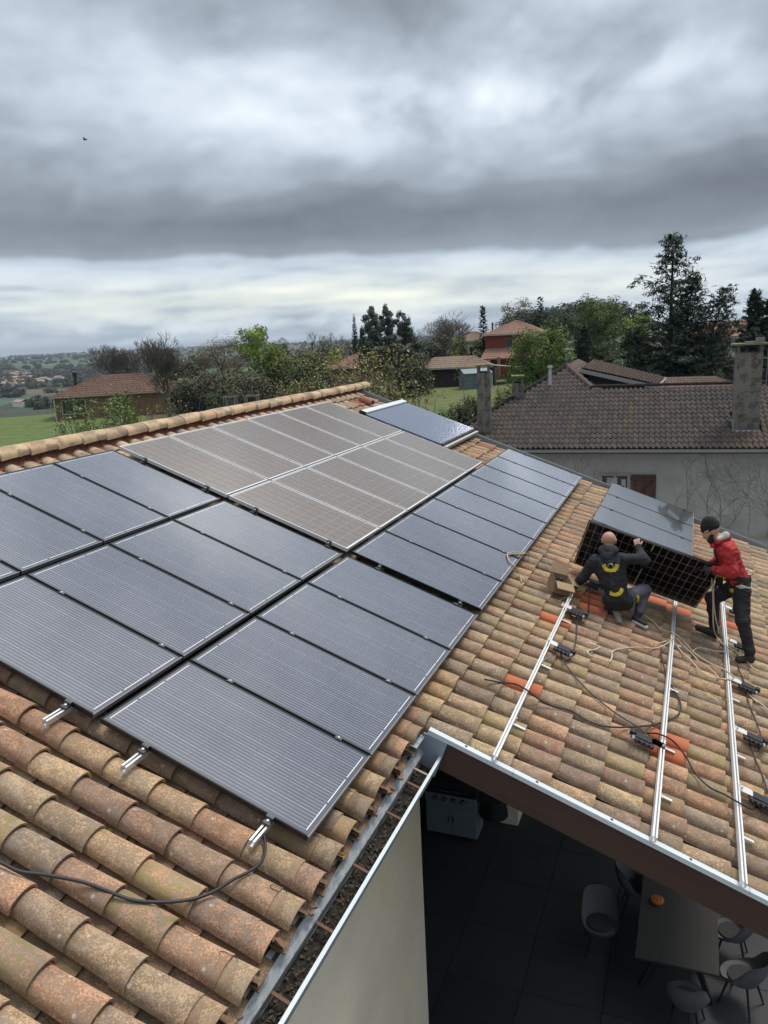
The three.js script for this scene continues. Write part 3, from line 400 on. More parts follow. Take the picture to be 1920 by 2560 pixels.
strand('white_cord', 'second pale cord strand folded across the panel edge', 'rope', [[785, 1192, .03], [850, 1180, .03], [920, 1184, .03], [962, 1176, .02]].map(([x, y, n]) => roofPt(1080 + x / 4.1475, 1100 + y / 4.1475, n)), .008, cordM);
strand('earth_wire', 'thin pale wire bowed from the carton over the first rail to its microinverter', 'cable', [[395, 845], [440, 800], [520, 775, .02], [570, 785, .02], [640, 830], [720, 885], [790, 950], [860, 1010]].map(([x, y, n = -.08]) => roofPt(1340 + x / 6.8, 1380 + y / 6.8, n)), .004, std([.26, .22, .15], .7));
// carton with four open flaps
{
  const kraft = tex(128, 128, (i, j) => { const v = .85 + .2 * tileN(i, j, 128, 128, 5) + .06 * Math.sin(j * .8); return [v, v, v]; }), km = std([.36, .245, .15], .9, { map: kraft }), kin = std([.30, .21, .135], .9, { map: kraft });
  const px = (x, y, n) => roofPt(1340 + x / 6.8, 1380 + y / 6.8, n);
  const c = px(365, 640, -.09), t = thing('carton', 'open cardboard carton with spread flaps holding black plugs', 'cardboard box', c); t.rotation.set(PHI, .42, 0, 'XYZ');
  const w = .27, d = .235, h = .17, th = .006;   // w along x (up the ridge direction), d across
  mesh('wall', [box(w, h, th, 0, h / 2, -d / 2), box(w, h, th, 0, h / 2, d / 2), box(th, h, d - 2 * th, -w / 2, h / 2, 0), box(th, h, d - 2 * th, w / 2, h / 2, 0)], kin, t); mesh('bottom', box(w - th, th, d - th, 0, .004, 0), std([.40, .37, .31], .9), t);
  const flap = (len, wid, x, z, ry, lift) => { const g = box(wid, th, len, 0, 0, len / 2).rotateX(lift).rotateY(ry).translate(x, h, z); mesh('flap', g, km, t); };
  flap(.16, w, 0, -d / 2, Math.PI, -.75); flap(.13, w, 0, d / 2, 0, .15); flap(.15, d, -w / 2, 0, -Math.PI / 2, .25); flap(.15, d, w / 2, 0, Math.PI / 2, -.85);
  const b = thing('plug_bundle', 'heap of small black plugs inside the open carton', 'connectors', c.clone().add(V3(0, .03, 0))); b.rotation.copy(t.rotation); const r = rngOf(8);
  for (let i = 0; i < 9; i++) { const m = mesh('plug', rbox(.035, .03, .07, .008), plug, b); m.position.set(.02 + .07 * r(), .03 + .06 * r(), -.03 + .1 * r()); m.rotation.set(r() * 3, r() * 3, r() * 3); }
}
// ---------- the two workers ----------
const capD = (p, b) => { const [a, ra, c, rb] = b; const abx = c.x - a.x, aby = c.y - a.y, abz = c.z - a.z, px = p.x - a.x, py = p.y - a.y, pz = p.z - a.z; const t = clamp((px * abx + py * aby + pz * abz) / (abx * abx + aby * aby + abz * abz + 1e-9)); const x = px - abx * t, y = py - aby * t, z = pz - abz * t; return Math.sqrt(x * x + y * y + z * z) - mix(ra, rb, t); };
function sdfOf(bones, k = .03, fold = 0, cuts) { return p => { let d = 9; for (const b of bones) { const e = capD(p, b); if (e > d + k) continue; const h = clamp(.5 + .5 * (d - e) / k); d = d > 8 ? e : mix(d, e, h) - k * h * (1 - h); } if (fold && d < .06) d += fold * ((fbm3(p.x * 11, p.y * 17, p.z * 11, 2) - .5) + .45 * (fbm3(p.x * 30 + 4, p.y * 44, p.z * 30, 2) - .5)); if (cuts) for (const c of cuts) d = Math.max(d, c(p)); return d; }; }
function sdfMesh(f, bones, cell, pad = .05, uvs) {
  const bb = new THREE.Box3(); for (const b of bones) { bb.expandByPoint(b[0].clone().addScalar(b[1])); bb.expandByPoint(b[0].clone().addScalar(-b[1])); bb.expandByPoint(b[2].clone().addScalar(b[3])); bb.expandByPoint(b[2].clone().addScalar(-b[3])); } bb.expandByScalar(pad);
  const ctr = bb.getCenter(V3()), s = bb.getSize(V3()), half = Math.max(s.x, s.y, s.z) / 2, res = Math.min(150, Math.ceil(2 * half / cell)), mc = new MarchingCubes(res, new THREE.MeshBasicMaterial(), false, false, 220000);
  mc.isolation = 0; const hs = res / 2, p = V3(); let q = 0;
  for (let k = 0; k < res; k++) for (let j = 0; j < res; j++) for (let i = 0; i < res; i++, q++) { p.set((i - hs) / hs * half + ctr.x, (j - hs) / hs * half + ctr.y, (k - hs) / hs * half + ctr.z); mc.field[q] = p.x < bb.min.x || p.x > bb.max.x || p.y < bb.min.y || p.y > bb.max.y || p.z < bb.min.z || p.z > bb.max.z ? -1 : -f(p); }
  mc.update(); const n = mc.count, pos = new Float32Array(mc.positionArray.subarray(0, n * 3)), nor = new Float32Array(n * 3), e = .004, w = V3();
  for (let i = 0; i < n; i++) { w.set(pos[i * 3] * half + ctr.x, pos[i * 3 + 1] * half + ctr.y, pos[i * 3 + 2] * half + ctr.z); pos[i * 3] = w.x; pos[i * 3 + 1] = w.y; pos[i * 3 + 2] = w.z; const g = gradS(f, w, e); nor[i * 3] = g.x; nor[i * 3 + 1] = g.y; nor[i * 3 + 2] = g.z; }
  const g = new THREE.BufferGeometry(); g.setAttribute('position', new THREE.BufferAttribute(pos, 3)); g.setAttribute('normal', new THREE.BufferAttribute(nor, 3)); g.setAttribute('uv', new THREE.BufferAttribute(new Float32Array(n * 2).map((_, i) => pos[Math.floor(i / 2) * 3 + (i % 2)] * 3), 2)); return g;
}
function gradS(f, p, e = .004) { const a = p.clone(), q = (k, s) => { a.copy(p); a[k] += s; return f(a); }; return V3(q('x', e) - q('x', -e), q('y', e) - q('y', -e), q('z', e) - q('z', -e)).normalize(); }
function snap(f, p, off) { const q = p.clone(); for (let i = 0; i < 12; i++) { const d = f(q) - off; q.addScaledVector(gradS(f, q), -d * .9); if (Math.abs(d) < .0005) break; } return q; }
function hit(f, px, py, D) { const d = rayOf(px, py), p = CAM.clone().addScaledVector(d, D); for (let i = 0; i < 60; i++) { const e = f(p); if (e < .004) break; p.addScaledVector(d, Math.min(e, .05) * .8); } return p; }
function ribbon(f, pts, w, off = .006, closed = false, th = .005, n = 0) {   // a strap laid on the surface f
  const cv = new THREE.CatmullRomCurve3(pts, closed, 'centripetal'), N = n || pts.length * 7, rows = [];
  for (let i = 0; i <= N; i++) { const t = i / N, p = snap(f, cv.getPoint(t), off), nn = gradS(f, p), tg = cv.getTangent(t), s = tg.cross(nn).normalize(), ww = typeof w === 'function' ? w(t) : w; rows.push([-1, -.33, .33, 1].map(k => { const c = snap(f, p.clone().addScaledVector(s, k * ww / 2), off); return c; }).concat([nn])); }
  const tr = []; for (let i = 0; i < N; i++) { const A = rows[i], B = rows[i + 1]; for (let k = 0; k < 3; k++) tr.push(A[k], B[k], B[k + 1], A[k], B[k + 1], A[k + 1]); for (const k of [0, 3]) { const a = A[k].clone().addScaledVector(A[4], -th - off), b = B[k].clone().addScaledVector(B[4], -th - off); tr.push(A[k], B[k], b, A[k], b, a); } }
  return polys(tr);
}
const ringAt = (a, b, t, rad) => { const d = b.clone().sub(a).normalize(), u = V3(.3, .2, .9).cross(d).normalize(), w = V3().crossVectors(d, u), c = a.clone().lerp(b, t); return [...Array(9)].map((_, i) => c.clone().addScaledVector(u, Math.cos(i / 9 * 6.283) * rad).addScaledVector(w, Math.sin(i / 9 * 6.283) * rad)); };
const B_ = (a, ra, b, rb = ra) => [a, ra, b, rb];
const lerpV = (a, b, t) => a.clone().lerp(b, t);
// a hand: palm and five bent fingers; wrist w, palm axis d, palm normal n (away from the back of the hand), thumb on side s
function handBones(w, d, n, s, curl, sc = 1) {
  d = d.clone().normalize(); const side = V3().crossVectors(d, n).normalize().multiplyScalar(s); n = V3().crossVectors(side, d).normalize().multiplyScalar(s); const out = [], at_ = (a, b, c) => w.clone().addScaledVector(d, a * sc).addScaledVector(side, b * sc).addScaledVector(n, c * sc);
  for (const b of [-.028, -.01, .01, .028]) out.push(B_(at_(0, b * .6, 0), .016 * sc, at_(.085, b, 0), .0125 * sc));
  [[.029, .040, .026, .02], [.010, .046, .030, .022], [-.010, .042, .028, .021], [-.028, .033, .021, .017]].forEach(([b, l1, l2, l3], i) => { let p = at_(.088, b, 0), a = .25 * curl + i * .03; for (const l of [l1, l2, l3]) { a += curl * .62; const q = p.clone().addScaledVector(d, Math.cos(a) * l * sc).addScaledVector(n, Math.sin(a) * l * sc).addScaledVector(side, b * .08); out.push(B_(p, .0088 * sc, q, .0078 * sc)); p = q; } });
  const t0 = at_(.022, .022, .004), t1 = at_(.052, .054, .014), t2 = at_(.078, .062, .030 + .012 * curl); out.push(B_(t0, .014 * sc, t1, .0115 * sc), B_(t1, .011 * sc, t2, .009 * sc)); return out;
}
// a head in its own frame: f forward, u up, c centre of the skull
function headParts(c, f, u) {
  f = f.clone().normalize(); const r = V3().crossVectors(u, f).normalize(); u = V3().crossVectors(f, r).normalize(); const q = (x, y, z) => c.clone().addScaledVector(r, x).addScaledVector(u, y).addScaledVector(f, z);
  const bones = [B_(q(0, .03, -.035), .078, q(0, .035, .03), .072), B_(q(-.018, .02, -.02), .066, q(-.016, .0, .05), .056), B_(q(.018, .02, -.02), .066, q(.016, .0, .05), .056), B_(q(0, -.02, .045), .052, q(0, -.075, .058), .036), B_(q(-.03, -.055, .03), .03, q(.03, -.055, .03), .03), B_(q(0, .012, .098), .009, q(0, -.026, .112), .014), B_(q(-.035, .022, .085), .014, q(.035, .022, .085), .014), B_(q(-.012, -.055, .088), .010, q(.012, -.055, .088), .010)];
  for (const s of [-1, 1]) bones.push(B_(q(s * .079, .012, -.012), .012, q(s * .083, -.022, -.004), .010), B_(q(s * .08, .012, -.012), .01, q(s * .087, .006, -.026), .008));
  return { bones, q };
}
const skinM = std([.50, .285, .20], .6, { map: tex(64, 64, (i, j) => { const v = .93 + .12 * vn(i / 6, j / 6); return [v, v * .98, v * .97]; }) });
const weave = tex(256, 256, (i, j) => { const v = .78 + .3 * tileN(i, j, 256, 256, 7) + .12 * (h2(i, j) - .5); return [v, v, v]; });
const cloth = (c, rough = .9) => std(c, rough, { map: weave });
const shift = (g, b) => g.translate(-b.x, -b.y, -b.z);
const yellow = cloth([.62, .50, .03], .7), blackWeb = cloth([.014, .014, .016], .8), steel = std([.55, .56, .58], .3, { metalness: .9 });

// --- crouching worker in the dark jacket, seen from behind
{
  const base = rp(6.0, -.115, 6.55), T = thing('person', 'bald worker in a dark jacket and yellow marked harness crouching on the tiles', 'person', base);
  const hc = V3(6.085, -1.42, 5.885), neck = V3(6.035, -1.535, 5.885), shL = V3(5.99, -1.665, 5.715), shR = V3(6.0, -1.615, 6.06), elL = V3(6.04, -1.905, 5.585), wrL = V3(6.26, -2.105, 5.425), elR = V3(6.03, -1.63, 6.315), wrR = V3(6.235, -1.525, 6.222), pel = V3(5.93, -2.075, 6.01), chest = V3(6.02, -1.72, 5.895), hipL = V3(5.96, -2.13, 5.92), hipR = V3(5.97, -2.12, 6.10), knR = V3(6.28, -2.10, 6.31), anR = V3(6.09, -2.36, 6.265), knL = V3(6.19, -2.33, 5.90), anL = V3(5.94, -2.325, 6.03);
  const H = headParts(hc, V3(.86, -.42, .05), V3(.4, .9, 0)), q = H.q;
  const bodyB = [...H.bones, B_(neck, .056, lerpV(neck, hc, .5), .056), B_(lerpV(shL, chest, .5), .08, lerpV(shR, chest, .5), .08), B_(chest, .11, pel, .11), B_(shL, .045, elL, .036), B_(elL, .036, wrL, .026), B_(shR, .045, elR, .036), B_(elR, .036, wrR, .026), B_(hipL, .075, knL, .05), B_(knL, .045, anL, .034), B_(hipR, .075, knR, .05), B_(knR, .045, anR, .034), B_(neck, .05, chest, .08)];
  const hl = handBones(wrL.clone(), V3(.55, -.2, -.4), V3(.2, -.95, .1), -1, .55), hr = handBones(wrR.clone(), V3(.5, .72, -.2), V3(.9, -.45, .05), -1, .95);
  const fb = sdfOf(bodyB, .02), hand = b => shift(sdfMesh(sdfOf(b, .006), b, .0035, .012), base);
  mesh('body', [shift(sdfMesh(fb, bodyB, .009), base), hand(hl), hand(hr)], skinM, T);
  const jb = [B_(lerpV(shL, chest, .25), .085, lerpV(shR, chest, .25), .085), B_(lerpV(shL, chest, .55).add(V3(0, -.03, 0)), .115, lerpV(shL, pel, .6), .105), B_(lerpV(shR, chest, .55).add(V3(0, -.03, 0)), .115, lerpV(shR, pel, .6), .105), B_(chest, .13, pel.clone().add(V3(0, .03, 0)), .135), B_(shL, .072, elL, .062), B_(elL, .062, lerpV(elL, wrL, .95), .044), B_(shR, .072, elR, .064), B_(elR, .064, lerpV(elR, wrR, .95), .046), B_(neck.clone().add(V3(-.03, -.03, 0)), .075, chest, .11)];
  const fj = sdfOf(jb, .045, .030); mesh('jacket', shift(sdfMesh(fj, jb, .0105), base), cloth([.020, .022, .028]), T);
  const hb = [B_(neck.clone().add(V3(-.035, .01, -.075)), .05, neck.clone().add(V3(-.075, -.055, 0)), .062), B_(neck.clone().add(V3(-.075, -.055, 0)), .062, neck.clone().add(V3(-.035, .01, .075)), .05), B_(neck.clone().add(V3(.0, .035, -.07)), .032, neck.clone().add(V3(-.05, .03, 0)), .04), B_(neck.clone().add(V3(-.05, .03, 0)), .04, neck.clone().add(V3(.0, .035, .07)), .032)];
  mesh('hood', shift(sdfMesh(sdfOf(hb, .03, .022), hb, .0085), base), cloth([.030, .032, .040]), T);
  const tb = [B_(hipL, .105, hipR, .105), B_(hipL, .10, knL, .076), B_(knL, .07, lerpV(knL, anL, .85), .056), B_(hipR, .105, knR, .08), B_(knR, .076, lerpV(knR, anR, .9), .062)], ft = sdfOf(tb, .03, .022);
  mesh('trousers', shift(sdfMesh(ft, tb, .0105), base), cloth([.085, .088, .115]), T);
  const sb = [B_(pel.clone().add(V3(-.04, -.05, -.07)), .10, pel.clone().add(V3(-.03, -.06, .10)), .10), B_(pel.clone().add(V3(-.05, -.10, -.02)), .085, pel.clone().add(V3(-.02, -.1, .1)), .085)], fs = sdfOf(sb, .03, .024);
  mesh('tool_seat', shift(sdfMesh(fs, sb, .0105), base), cloth([.013, .013, .015]), T);
  // shoes: the right one planted with its white sole towards us, the left one kneeling, beige
  const shB = [B_(V3(6.045, -2.405, 6.215), .036, V3(6.0, -2.455, 6.345), .03), B_(V3(6.045, -2.395, 6.23), .04, V3(6.075, -2.35, 6.262), .045)]; mesh('shoe', shift(sdfMesh(sdfOf(shB, .025), shB, .006), base), std([.014, .016, .022], .7), T);
  const soB = [B_(V3(6.03, -2.435, 6.205), .026, V3(5.985, -2.487, 6.36), .024)]; mesh('sole', shift(sdfMesh(sdfOf(soB, .01), soB, .006), base), std([.60, .60, .58], .7), T);
  mesh('shoe_stripe', shift(bar(V3(6.012, -2.41, 6.27), V3(5.985, -2.443, 6.30), .006, .004, 6), base), std([.65, .65, .65], .6), T);
  const boB = [B_(V3(5.93, -2.30, 6.0), .042, V3(5.885, -2.40, 6.045), .036)]; mesh('boot', shift(sdfMesh(sdfOf(boB, .02), boB, .006), base), cloth([.33, .30, .25]), T);
  const both = p => Math.min(fj(p), fs(p)), bk = (x, y) => hit(both, 1420 + x / 7.9, 1300 + y / 7.9, 9.3), rb = (pts, w, m, nm, th, off = .007) => mesh(nm, shift(ribbon(both, pts.map(p => bk(...p)), w, off, false, th), base), m, T);
  rb([[705, 880], [735, 935], [762, 985]], .050, yellow, 'harness_mark'); rb([[750, 985], [845, 995], [945, 985]], .046, yellow, 'harness_mark', .005, .009); rb([[940, 985], [955, 935], [982, 875]], .050, yellow, 'harness_mark');
  rb([[835, 1010], [850, 1100], [860, 1220], [880, 1340]], .034, cloth([.03, .03, .034]), 'harness_strap'); rb([[600, 760], [640, 830], [700, 890]], .032, cloth([.045, .047, .055]), 'harness_strap'); rb([[1010, 730], [1000, 800], [985, 880]], .036, cloth([.06, .062, .072]), 'harness_strap');
  rb([[830, 1435], [890, 1465], [950, 1480]], .042, yellow, 'harness_mark', .005, .011); rb([[940, 1480], [1020, 1450], [1068, 1355]], .046, yellow, 'harness_mark', .005, .011);
  mesh('harness_mark', shift(ribbon(ft, [[1350, 1490], [1385, 1550], [1365, 1620]].map(p => hit(ft, 1420 + p[0] / 7.9, 1300 + p[1] / 7.9, 9.3)), .032, .012), base), yellow, T);
  for (const [a, b, t] of [[elL, wrL, .90], [elR, wrR, .90]]) mesh('cuff', shift(ribbon(fj, ringAt(a, b, t, .07), .035, .004, true), base), cloth([.012, .013, .016]), T);
  for (const p of [[[560, 860], [590, 1000], [640, 1180]], [[1090, 860], [1080, 1000], [1050, 1180]], [[650, 1260], [850, 1300], [1060, 1270]]]) rb(p, .008, cloth([.010, .011, .014]), 'seam', .002, .003);
  for (const p of [[[705, 1590], [760, 1680], [860, 1720]], [[1180, 1480], [1230, 1560], [1220, 1640]]]) rb(p, .02, cloth([.035, .035, .04]), 'strap_loop', .004, .006);
  const dr = snap(both, bk(838, 900), .014); mesh('d_ring', shift(new THREE.TorusGeometry(.034, .0055, 6, 18, 4.4).rotateZ(-.6).rotateY(-1.9).translate(dr.x, dr.y, dr.z), base), steel, T);
  const bu = snap(both, bk(838, 935), .012); mesh('buckle', shift(box(.012, .034, .05, bu.x, bu.y, bu.z), base), blackWeb, T);
}

// --- standing worker in the red jacket, facing the panel
{
  const base = rp(6.45, -.115, 7.6), T = thing('person', 'bearded worker in a red jacket and black beanie standing and holding the lifted panel', 'person', base);
  const hc = V3(6.45, -1.335, 7.075), neck = V3(6.475, -1.46, 7.18), shN = V3(6.34, -1.525, 7.275), shF = V3(6.63, -1.535, 7.22), elN = V3(6.265, -1.79, 7.33), wrN = V3(6.335, -1.79, 7.115), elF = V3(6.70, -1.76, 7.20), wrF = V3(6.52, -1.80, 7.05), chest = V3(6.485, -1.6, 7.265), pel = V3(6.50, -2.0, 7.42), hipN = V3(6.42, -2.06, 7.44), hipF = V3(6.60, -2.06, 7.40), knN = V3(6.34, -2.43, 7.475), anN = V3(6.28, -2.83, 7.565), knF = V3(6.71, -2.29, 7.125), anF = V3(6.745, -2.69, 7.165);
  const H = headParts(hc, V3(-.10, -.50, -.86), V3(.05, .86, -.5)), q = H.q;
  const bodyB = [...H.bones, B_(neck, .056, lerpV(neck, hc, .6), .056), B_(lerpV(shN, chest, .3), .08, lerpV(shF, chest, .3), .08), B_(chest, .11, pel, .11), B_(shN, .045, elN, .036), B_(elN, .036, wrN, .028), B_(shF, .045, elF, .036), B_(elF, .036, wrF, .028), B_(hipN, .075, knN, .05), B_(knN, .048, anN, .036), B_(hipF, .075, knF, .05), B_(knF, .048, anF, .036), B_(neck, .05, chest, .08)];
  const fb = sdfOf(bodyB, .02); mesh('body', shift(sdfMesh(fb, bodyB, .0095), base), skinM, T);
  const gl = std([.022, .018, .035], .8); const gN = handBones(wrN, V3(.15, .03, -1), V3(.3, -.9, 0), 1, .8, 1.12), gF = handBones(wrF, V3(-.2, .02, -1), V3(0, -.95, 0), -1, .8, 1.12); for (const b of [gN, gF]) mesh('glove', shift(sdfMesh(sdfOf(b, .008), b, .004, .012), base), gl, T);
  const bd = [B_(q(-.045, -.04, .03), .032, q(-.03, -.085, .06), .03), B_(q(.045, -.04, .03), .032, q(.03, -.085, .06), .03), B_(q(-.03, -.085, .06), .032, q(.03, -.085, .06), .032), B_(q(0, -.075, .085), .02, q(0, -.105, .08), .022), B_(q(-.022, -.04, .098), .008, q(.022, -.04, .098), .008)]; mesh('beard', shift(sdfMesh(sdfOf(bd, .012, .01), bd, .004, .012), base), std([.018, .013, .011], .95), T);
  for (const s of [-1, 1]) { mesh('eye', shift(new THREE.SphereGeometry(.010, 8, 6).translate(...q(s * .031, .004, .092).toArray()), base), std([.05, .035, .03], .4), T); mesh('eyebrow', shift(bar(q(s * .016, .026, .102), q(s * .048, .026, .09), .005, .004, 5), base), std([.02, .014, .012], .9), T); }
  const ht = [B_(q(0, .058, -.03), .096, q(0, .066, .012), .090), B_(q(0, .10, -.03), .085, q(0, .108, -.02), .08), B_(q(0, .125, -.045), .06, q(0, .135, -.03), .055)], fh = sdfOf(ht, .03, .012, [p => -p.clone().sub(q(0, .022, 0)).dot(q(0, 1, -.28).sub(hc).normalize())]);
  mesh('beanie', shift(sdfMesh(fh, ht, .006), base), cloth([.010, .010, .011]), T); mesh('beanie_fold', shift(ribbon(fh, [0, 1, 2, 3, 4, 5, 6, 7].map(i => { const a = i / 8 * Math.PI * 2; return q(Math.sin(a) * .1, .045 + .02 * Math.cos(a + Math.PI), Math.cos(a) * .1); }), .045, .006, true), base), cloth([.013, .013, .014]), T);
  mesh('beanie_logo', shift(ribbon(p => fh(p) - .006, [q(.075, .045, .072), q(.09, .044, .05), q(.097, .046, .025)], .012, .0025), base), std([.6, .6, .6], .8), T); mesh('beanie_logo', shift(ribbon(p => fh(p) - .006, [q(-.075, .045, .072), q(-.09, .044, .05), q(-.097, .046, .025)], .012, .0025), base), std([.6, .6, .6], .8), T);
  const jb = [B_(lerpV(shN, chest, .25), .09, lerpV(shF, chest, .25), .09), B_(lerpV(shN, chest, .6), .125, lerpV(hipN, chest, .35), .118), B_(lerpV(shF, chest, .6), .125, lerpV(hipF, chest, .35), .118), B_(chest.clone().add(V3(0, 0, -.04)), .12, pel.clone().add(V3(0, .06, -.02)), .14), B_(shN, .078, elN, .07), B_(elN, .072, lerpV(elN, wrN, .93), .05), B_(shF, .078, elF, .07), B_(elF, .07, lerpV(elF, wrF, .93), .05), B_(neck, .062, chest, .10)];
  const fj = sdfOf(jb, .045, .034); mesh('jacket', shift(sdfMesh(fj, jb, .0105), base), cloth([.43, .022, .026], .75), T);
  const cb = [B_(neck.clone().add(V3(-.085, .012, -.03)), .036, neck.clone().add(V3(0, .05, .075)), .042), B_(neck.clone().add(V3(0, .05, .075)), .042, neck.clone().add(V3(.085, .012, -.03)), .036), B_(neck.clone().add(V3(-.06, -.04, -.085)), .034, neck.clone().add(V3(.06, -.04, -.085)), .034)]; mesh('collar', shift(sdfMesh(sdfOf(cb, .03, .01), cb, .007), base), cloth([.46, .024, .028], .75), T);
  const wb = [B_(neck.clone().add(V3(-.075, .05, -.02)), .034, neck.clone().add(V3(-.03, .085, .055)), .04), B_(neck.clone().add(V3(-.03, .085, .055)), .042, neck.clone().add(V3(.06, .07, .04)), .036)]; mesh('hood', shift(sdfMesh(sdfOf(wb, .03, .012), wb, .006), base), cloth([.56, .55, .52]), T);
  const tb = [B_(hipN, .115, hipF, .11), B_(hipN, .105, knN, .085), B_(knN, .08, anN.clone().add(V3(0, .03, 0)), .066), B_(hipF, .105, knF, .085), B_(knF, .08, anF.clone().add(V3(0, .03, 0)), .064), B_(pel.clone().add(V3(0, .06, 0)), .12, pel, .125)], ft = sdfOf(tb, .03, .026); mesh('trousers', shift(sdfMesh(ft, tb, .0105), base), cloth([.022, .023, .026]), T);
  const hem = [B_(pel.clone().add(V3(-.05, -.005, .01)), .135, pel.clone().add(V3(.06, .0, 0)), .13)], f1 = sdfOf(hem, .03, .01, [p => Math.abs((p.y - pel.y) + .42 * (p.z - pel.z) - .02) - .028]); mesh('shirt_hem', shift(sdfMesh(f1, hem, .0085), base), cloth([.50, .49, .46]), T);
  for (const [h, t_, a] of [[V3(6.345, -2.92, 7.6), V3(6.235, -2.90, 7.44), anN], [V3(6.735, -2.775, 7.2), V3(6.72, -2.70, 6.965), anF]]) { const b = [B_(h, .044, t_, .036), B_(a.clone().add(V3(0, -.02, 0)), .05, h.clone().add(V3(0, .03, -.02)), .048)]; mesh('boot', shift(sdfMesh(sdfOf(b, .03, .006), b, .007), base), std([.05, .042, .035], .9), T); const s = [B_(h.clone().add(V3(0, -.028, 0)), .034, t_.clone().add(V3(0, -.024, 0)), .03)]; mesh('sole', shift(sdfMesh(sdfOf(s, .01), s, .007), base), std([.02, .02, .02], .9), T); }
  const both = p => Math.min(fj(p), ft(p)), mk = (x, y, D = 9.95) => at(1700 + x / 5.395, 1270 + y / 5.395, D), mh = (x, y) => hit(both, 1700 + x / 5.395, 1270 + y / 5.395, 9.4);
  const ring = []; for (let i = 0; i < 10; i++) { const a = i / 10 * Math.PI * 2, c = pel.clone().add(V3(0, .115, -.02)); ring.push(c.add(V3(Math.cos(a) * .2, -.04 * Math.sin(a), Math.sin(a) * .2))); }
  for (const [a, b, t] of [[elN, wrN, .88], [elF, wrF, .88]]) mesh('cuff', shift(ribbon(fj, ringAt(a, b, t, .08), .03, .003, true), base), cloth([.30, .015, .02]), T);
  for (const p of [[[700, 420], [640, 470], [600, 560]], [[760, 620], [730, 700], [640, 780]], [[560, 500], [530, 640], [520, 760]], [[880, 620], [860, 740], [800, 830]]]) mesh('seam', shift(ribbon(fj, p.map(v => mh(...v)), .008, .002, false, .002), base), cloth([.27, .012, .016]), T);
  mesh('knee_panel', shift(ribbon(ft, [[840, 1300], [855, 1420], [880, 1540]].map(v => mh(...v)), .10, .003, false, .002), base), cloth([.034, .034, .036]), T);
  mesh('belt', shift(ribbon(both, ring, .072, .010, true), base), blackWeb, T);
  for (const [p, w, m] of [[[[700, 345], [790, 420], [870, 560], [905, 700], [920, 800]], .04, blackWeb], [[[640, 330], [720, 350]], .04, yellow], [[[480, 560], [490, 660], [500, 740]], .04, blackWeb], [[[520, 910], [590, 965]], .035, yellow], [[[675, 1110], [725, 1115]], .045, yellow], [[[935, 1150], [960, 1195], [985, 1195]], .03, yellow], [[[640, 960], [690, 1060], [800, 1010]], .045, blackWeb], [[[1000, 960], [1010, 1050], [1005, 1110]], .05, blackWeb]]) mesh(m === yellow ? 'harness_mark' : 'harness_strap', shift(ribbon(both, p.map(v => mh(...v)), w, .011), base), m, T);
  const k = snap(both, mh(915, 880), .022); mesh('carabiner', shift(new THREE.TorusGeometry(.035, .0055, 6, 18).scale(1.25, .75, 1).rotateY(-1.9).rotateX(.3).translate(k.x, k.y, k.z), base), steel, T);
  mesh('pouch', shift(rbox(.07, .08, .10, .02, ...mk(800, 925, 9.93).toArray()), base), blackWeb, T); mesh('pouch', shift(rbox(.08, .13, .07, .02, ...mk(540, 990, 9.95).toArray()), base), blackWeb, T);
  const hang = (label, pts) => strand('safety_rope', label, 'rope', pts, .0085, ropeM, RG);
  hang('speckled rope hanging from the standing worker\'s harness down to the tiles, outer strand', [mk(425, 905), mk(430, 1000), mk(445, 1250), mk(445, 1450), mk(455, 1620), roofPt(1700 + 500 / 5.395, 1270 + 1740 / 5.395, -.07), roofPt(1700 + 570 / 5.395, 1270 + 1830 / 5.395, -.07), roofPt(1700 + 650 / 5.395, 1270 + 1880 / 5.395, -.02), roofPt(1700 + 780 / 5.395, 1270 + 1960 / 5.395, -.08), roofPt(1700 + 900 / 5.395, 1270 + 2070 / 5.395, -.08), roofPt(1700 + 1000 / 5.395, 1270 + 2180 / 5.395, -.08)]);
  hang('speckled rope hanging from the standing worker\'s harness, inner strand', [mk(462, 950), mk(452, 1100), mk(458, 1300), mk(480, 1480), mk(510, 1600), mk(525, 1700)]);
}
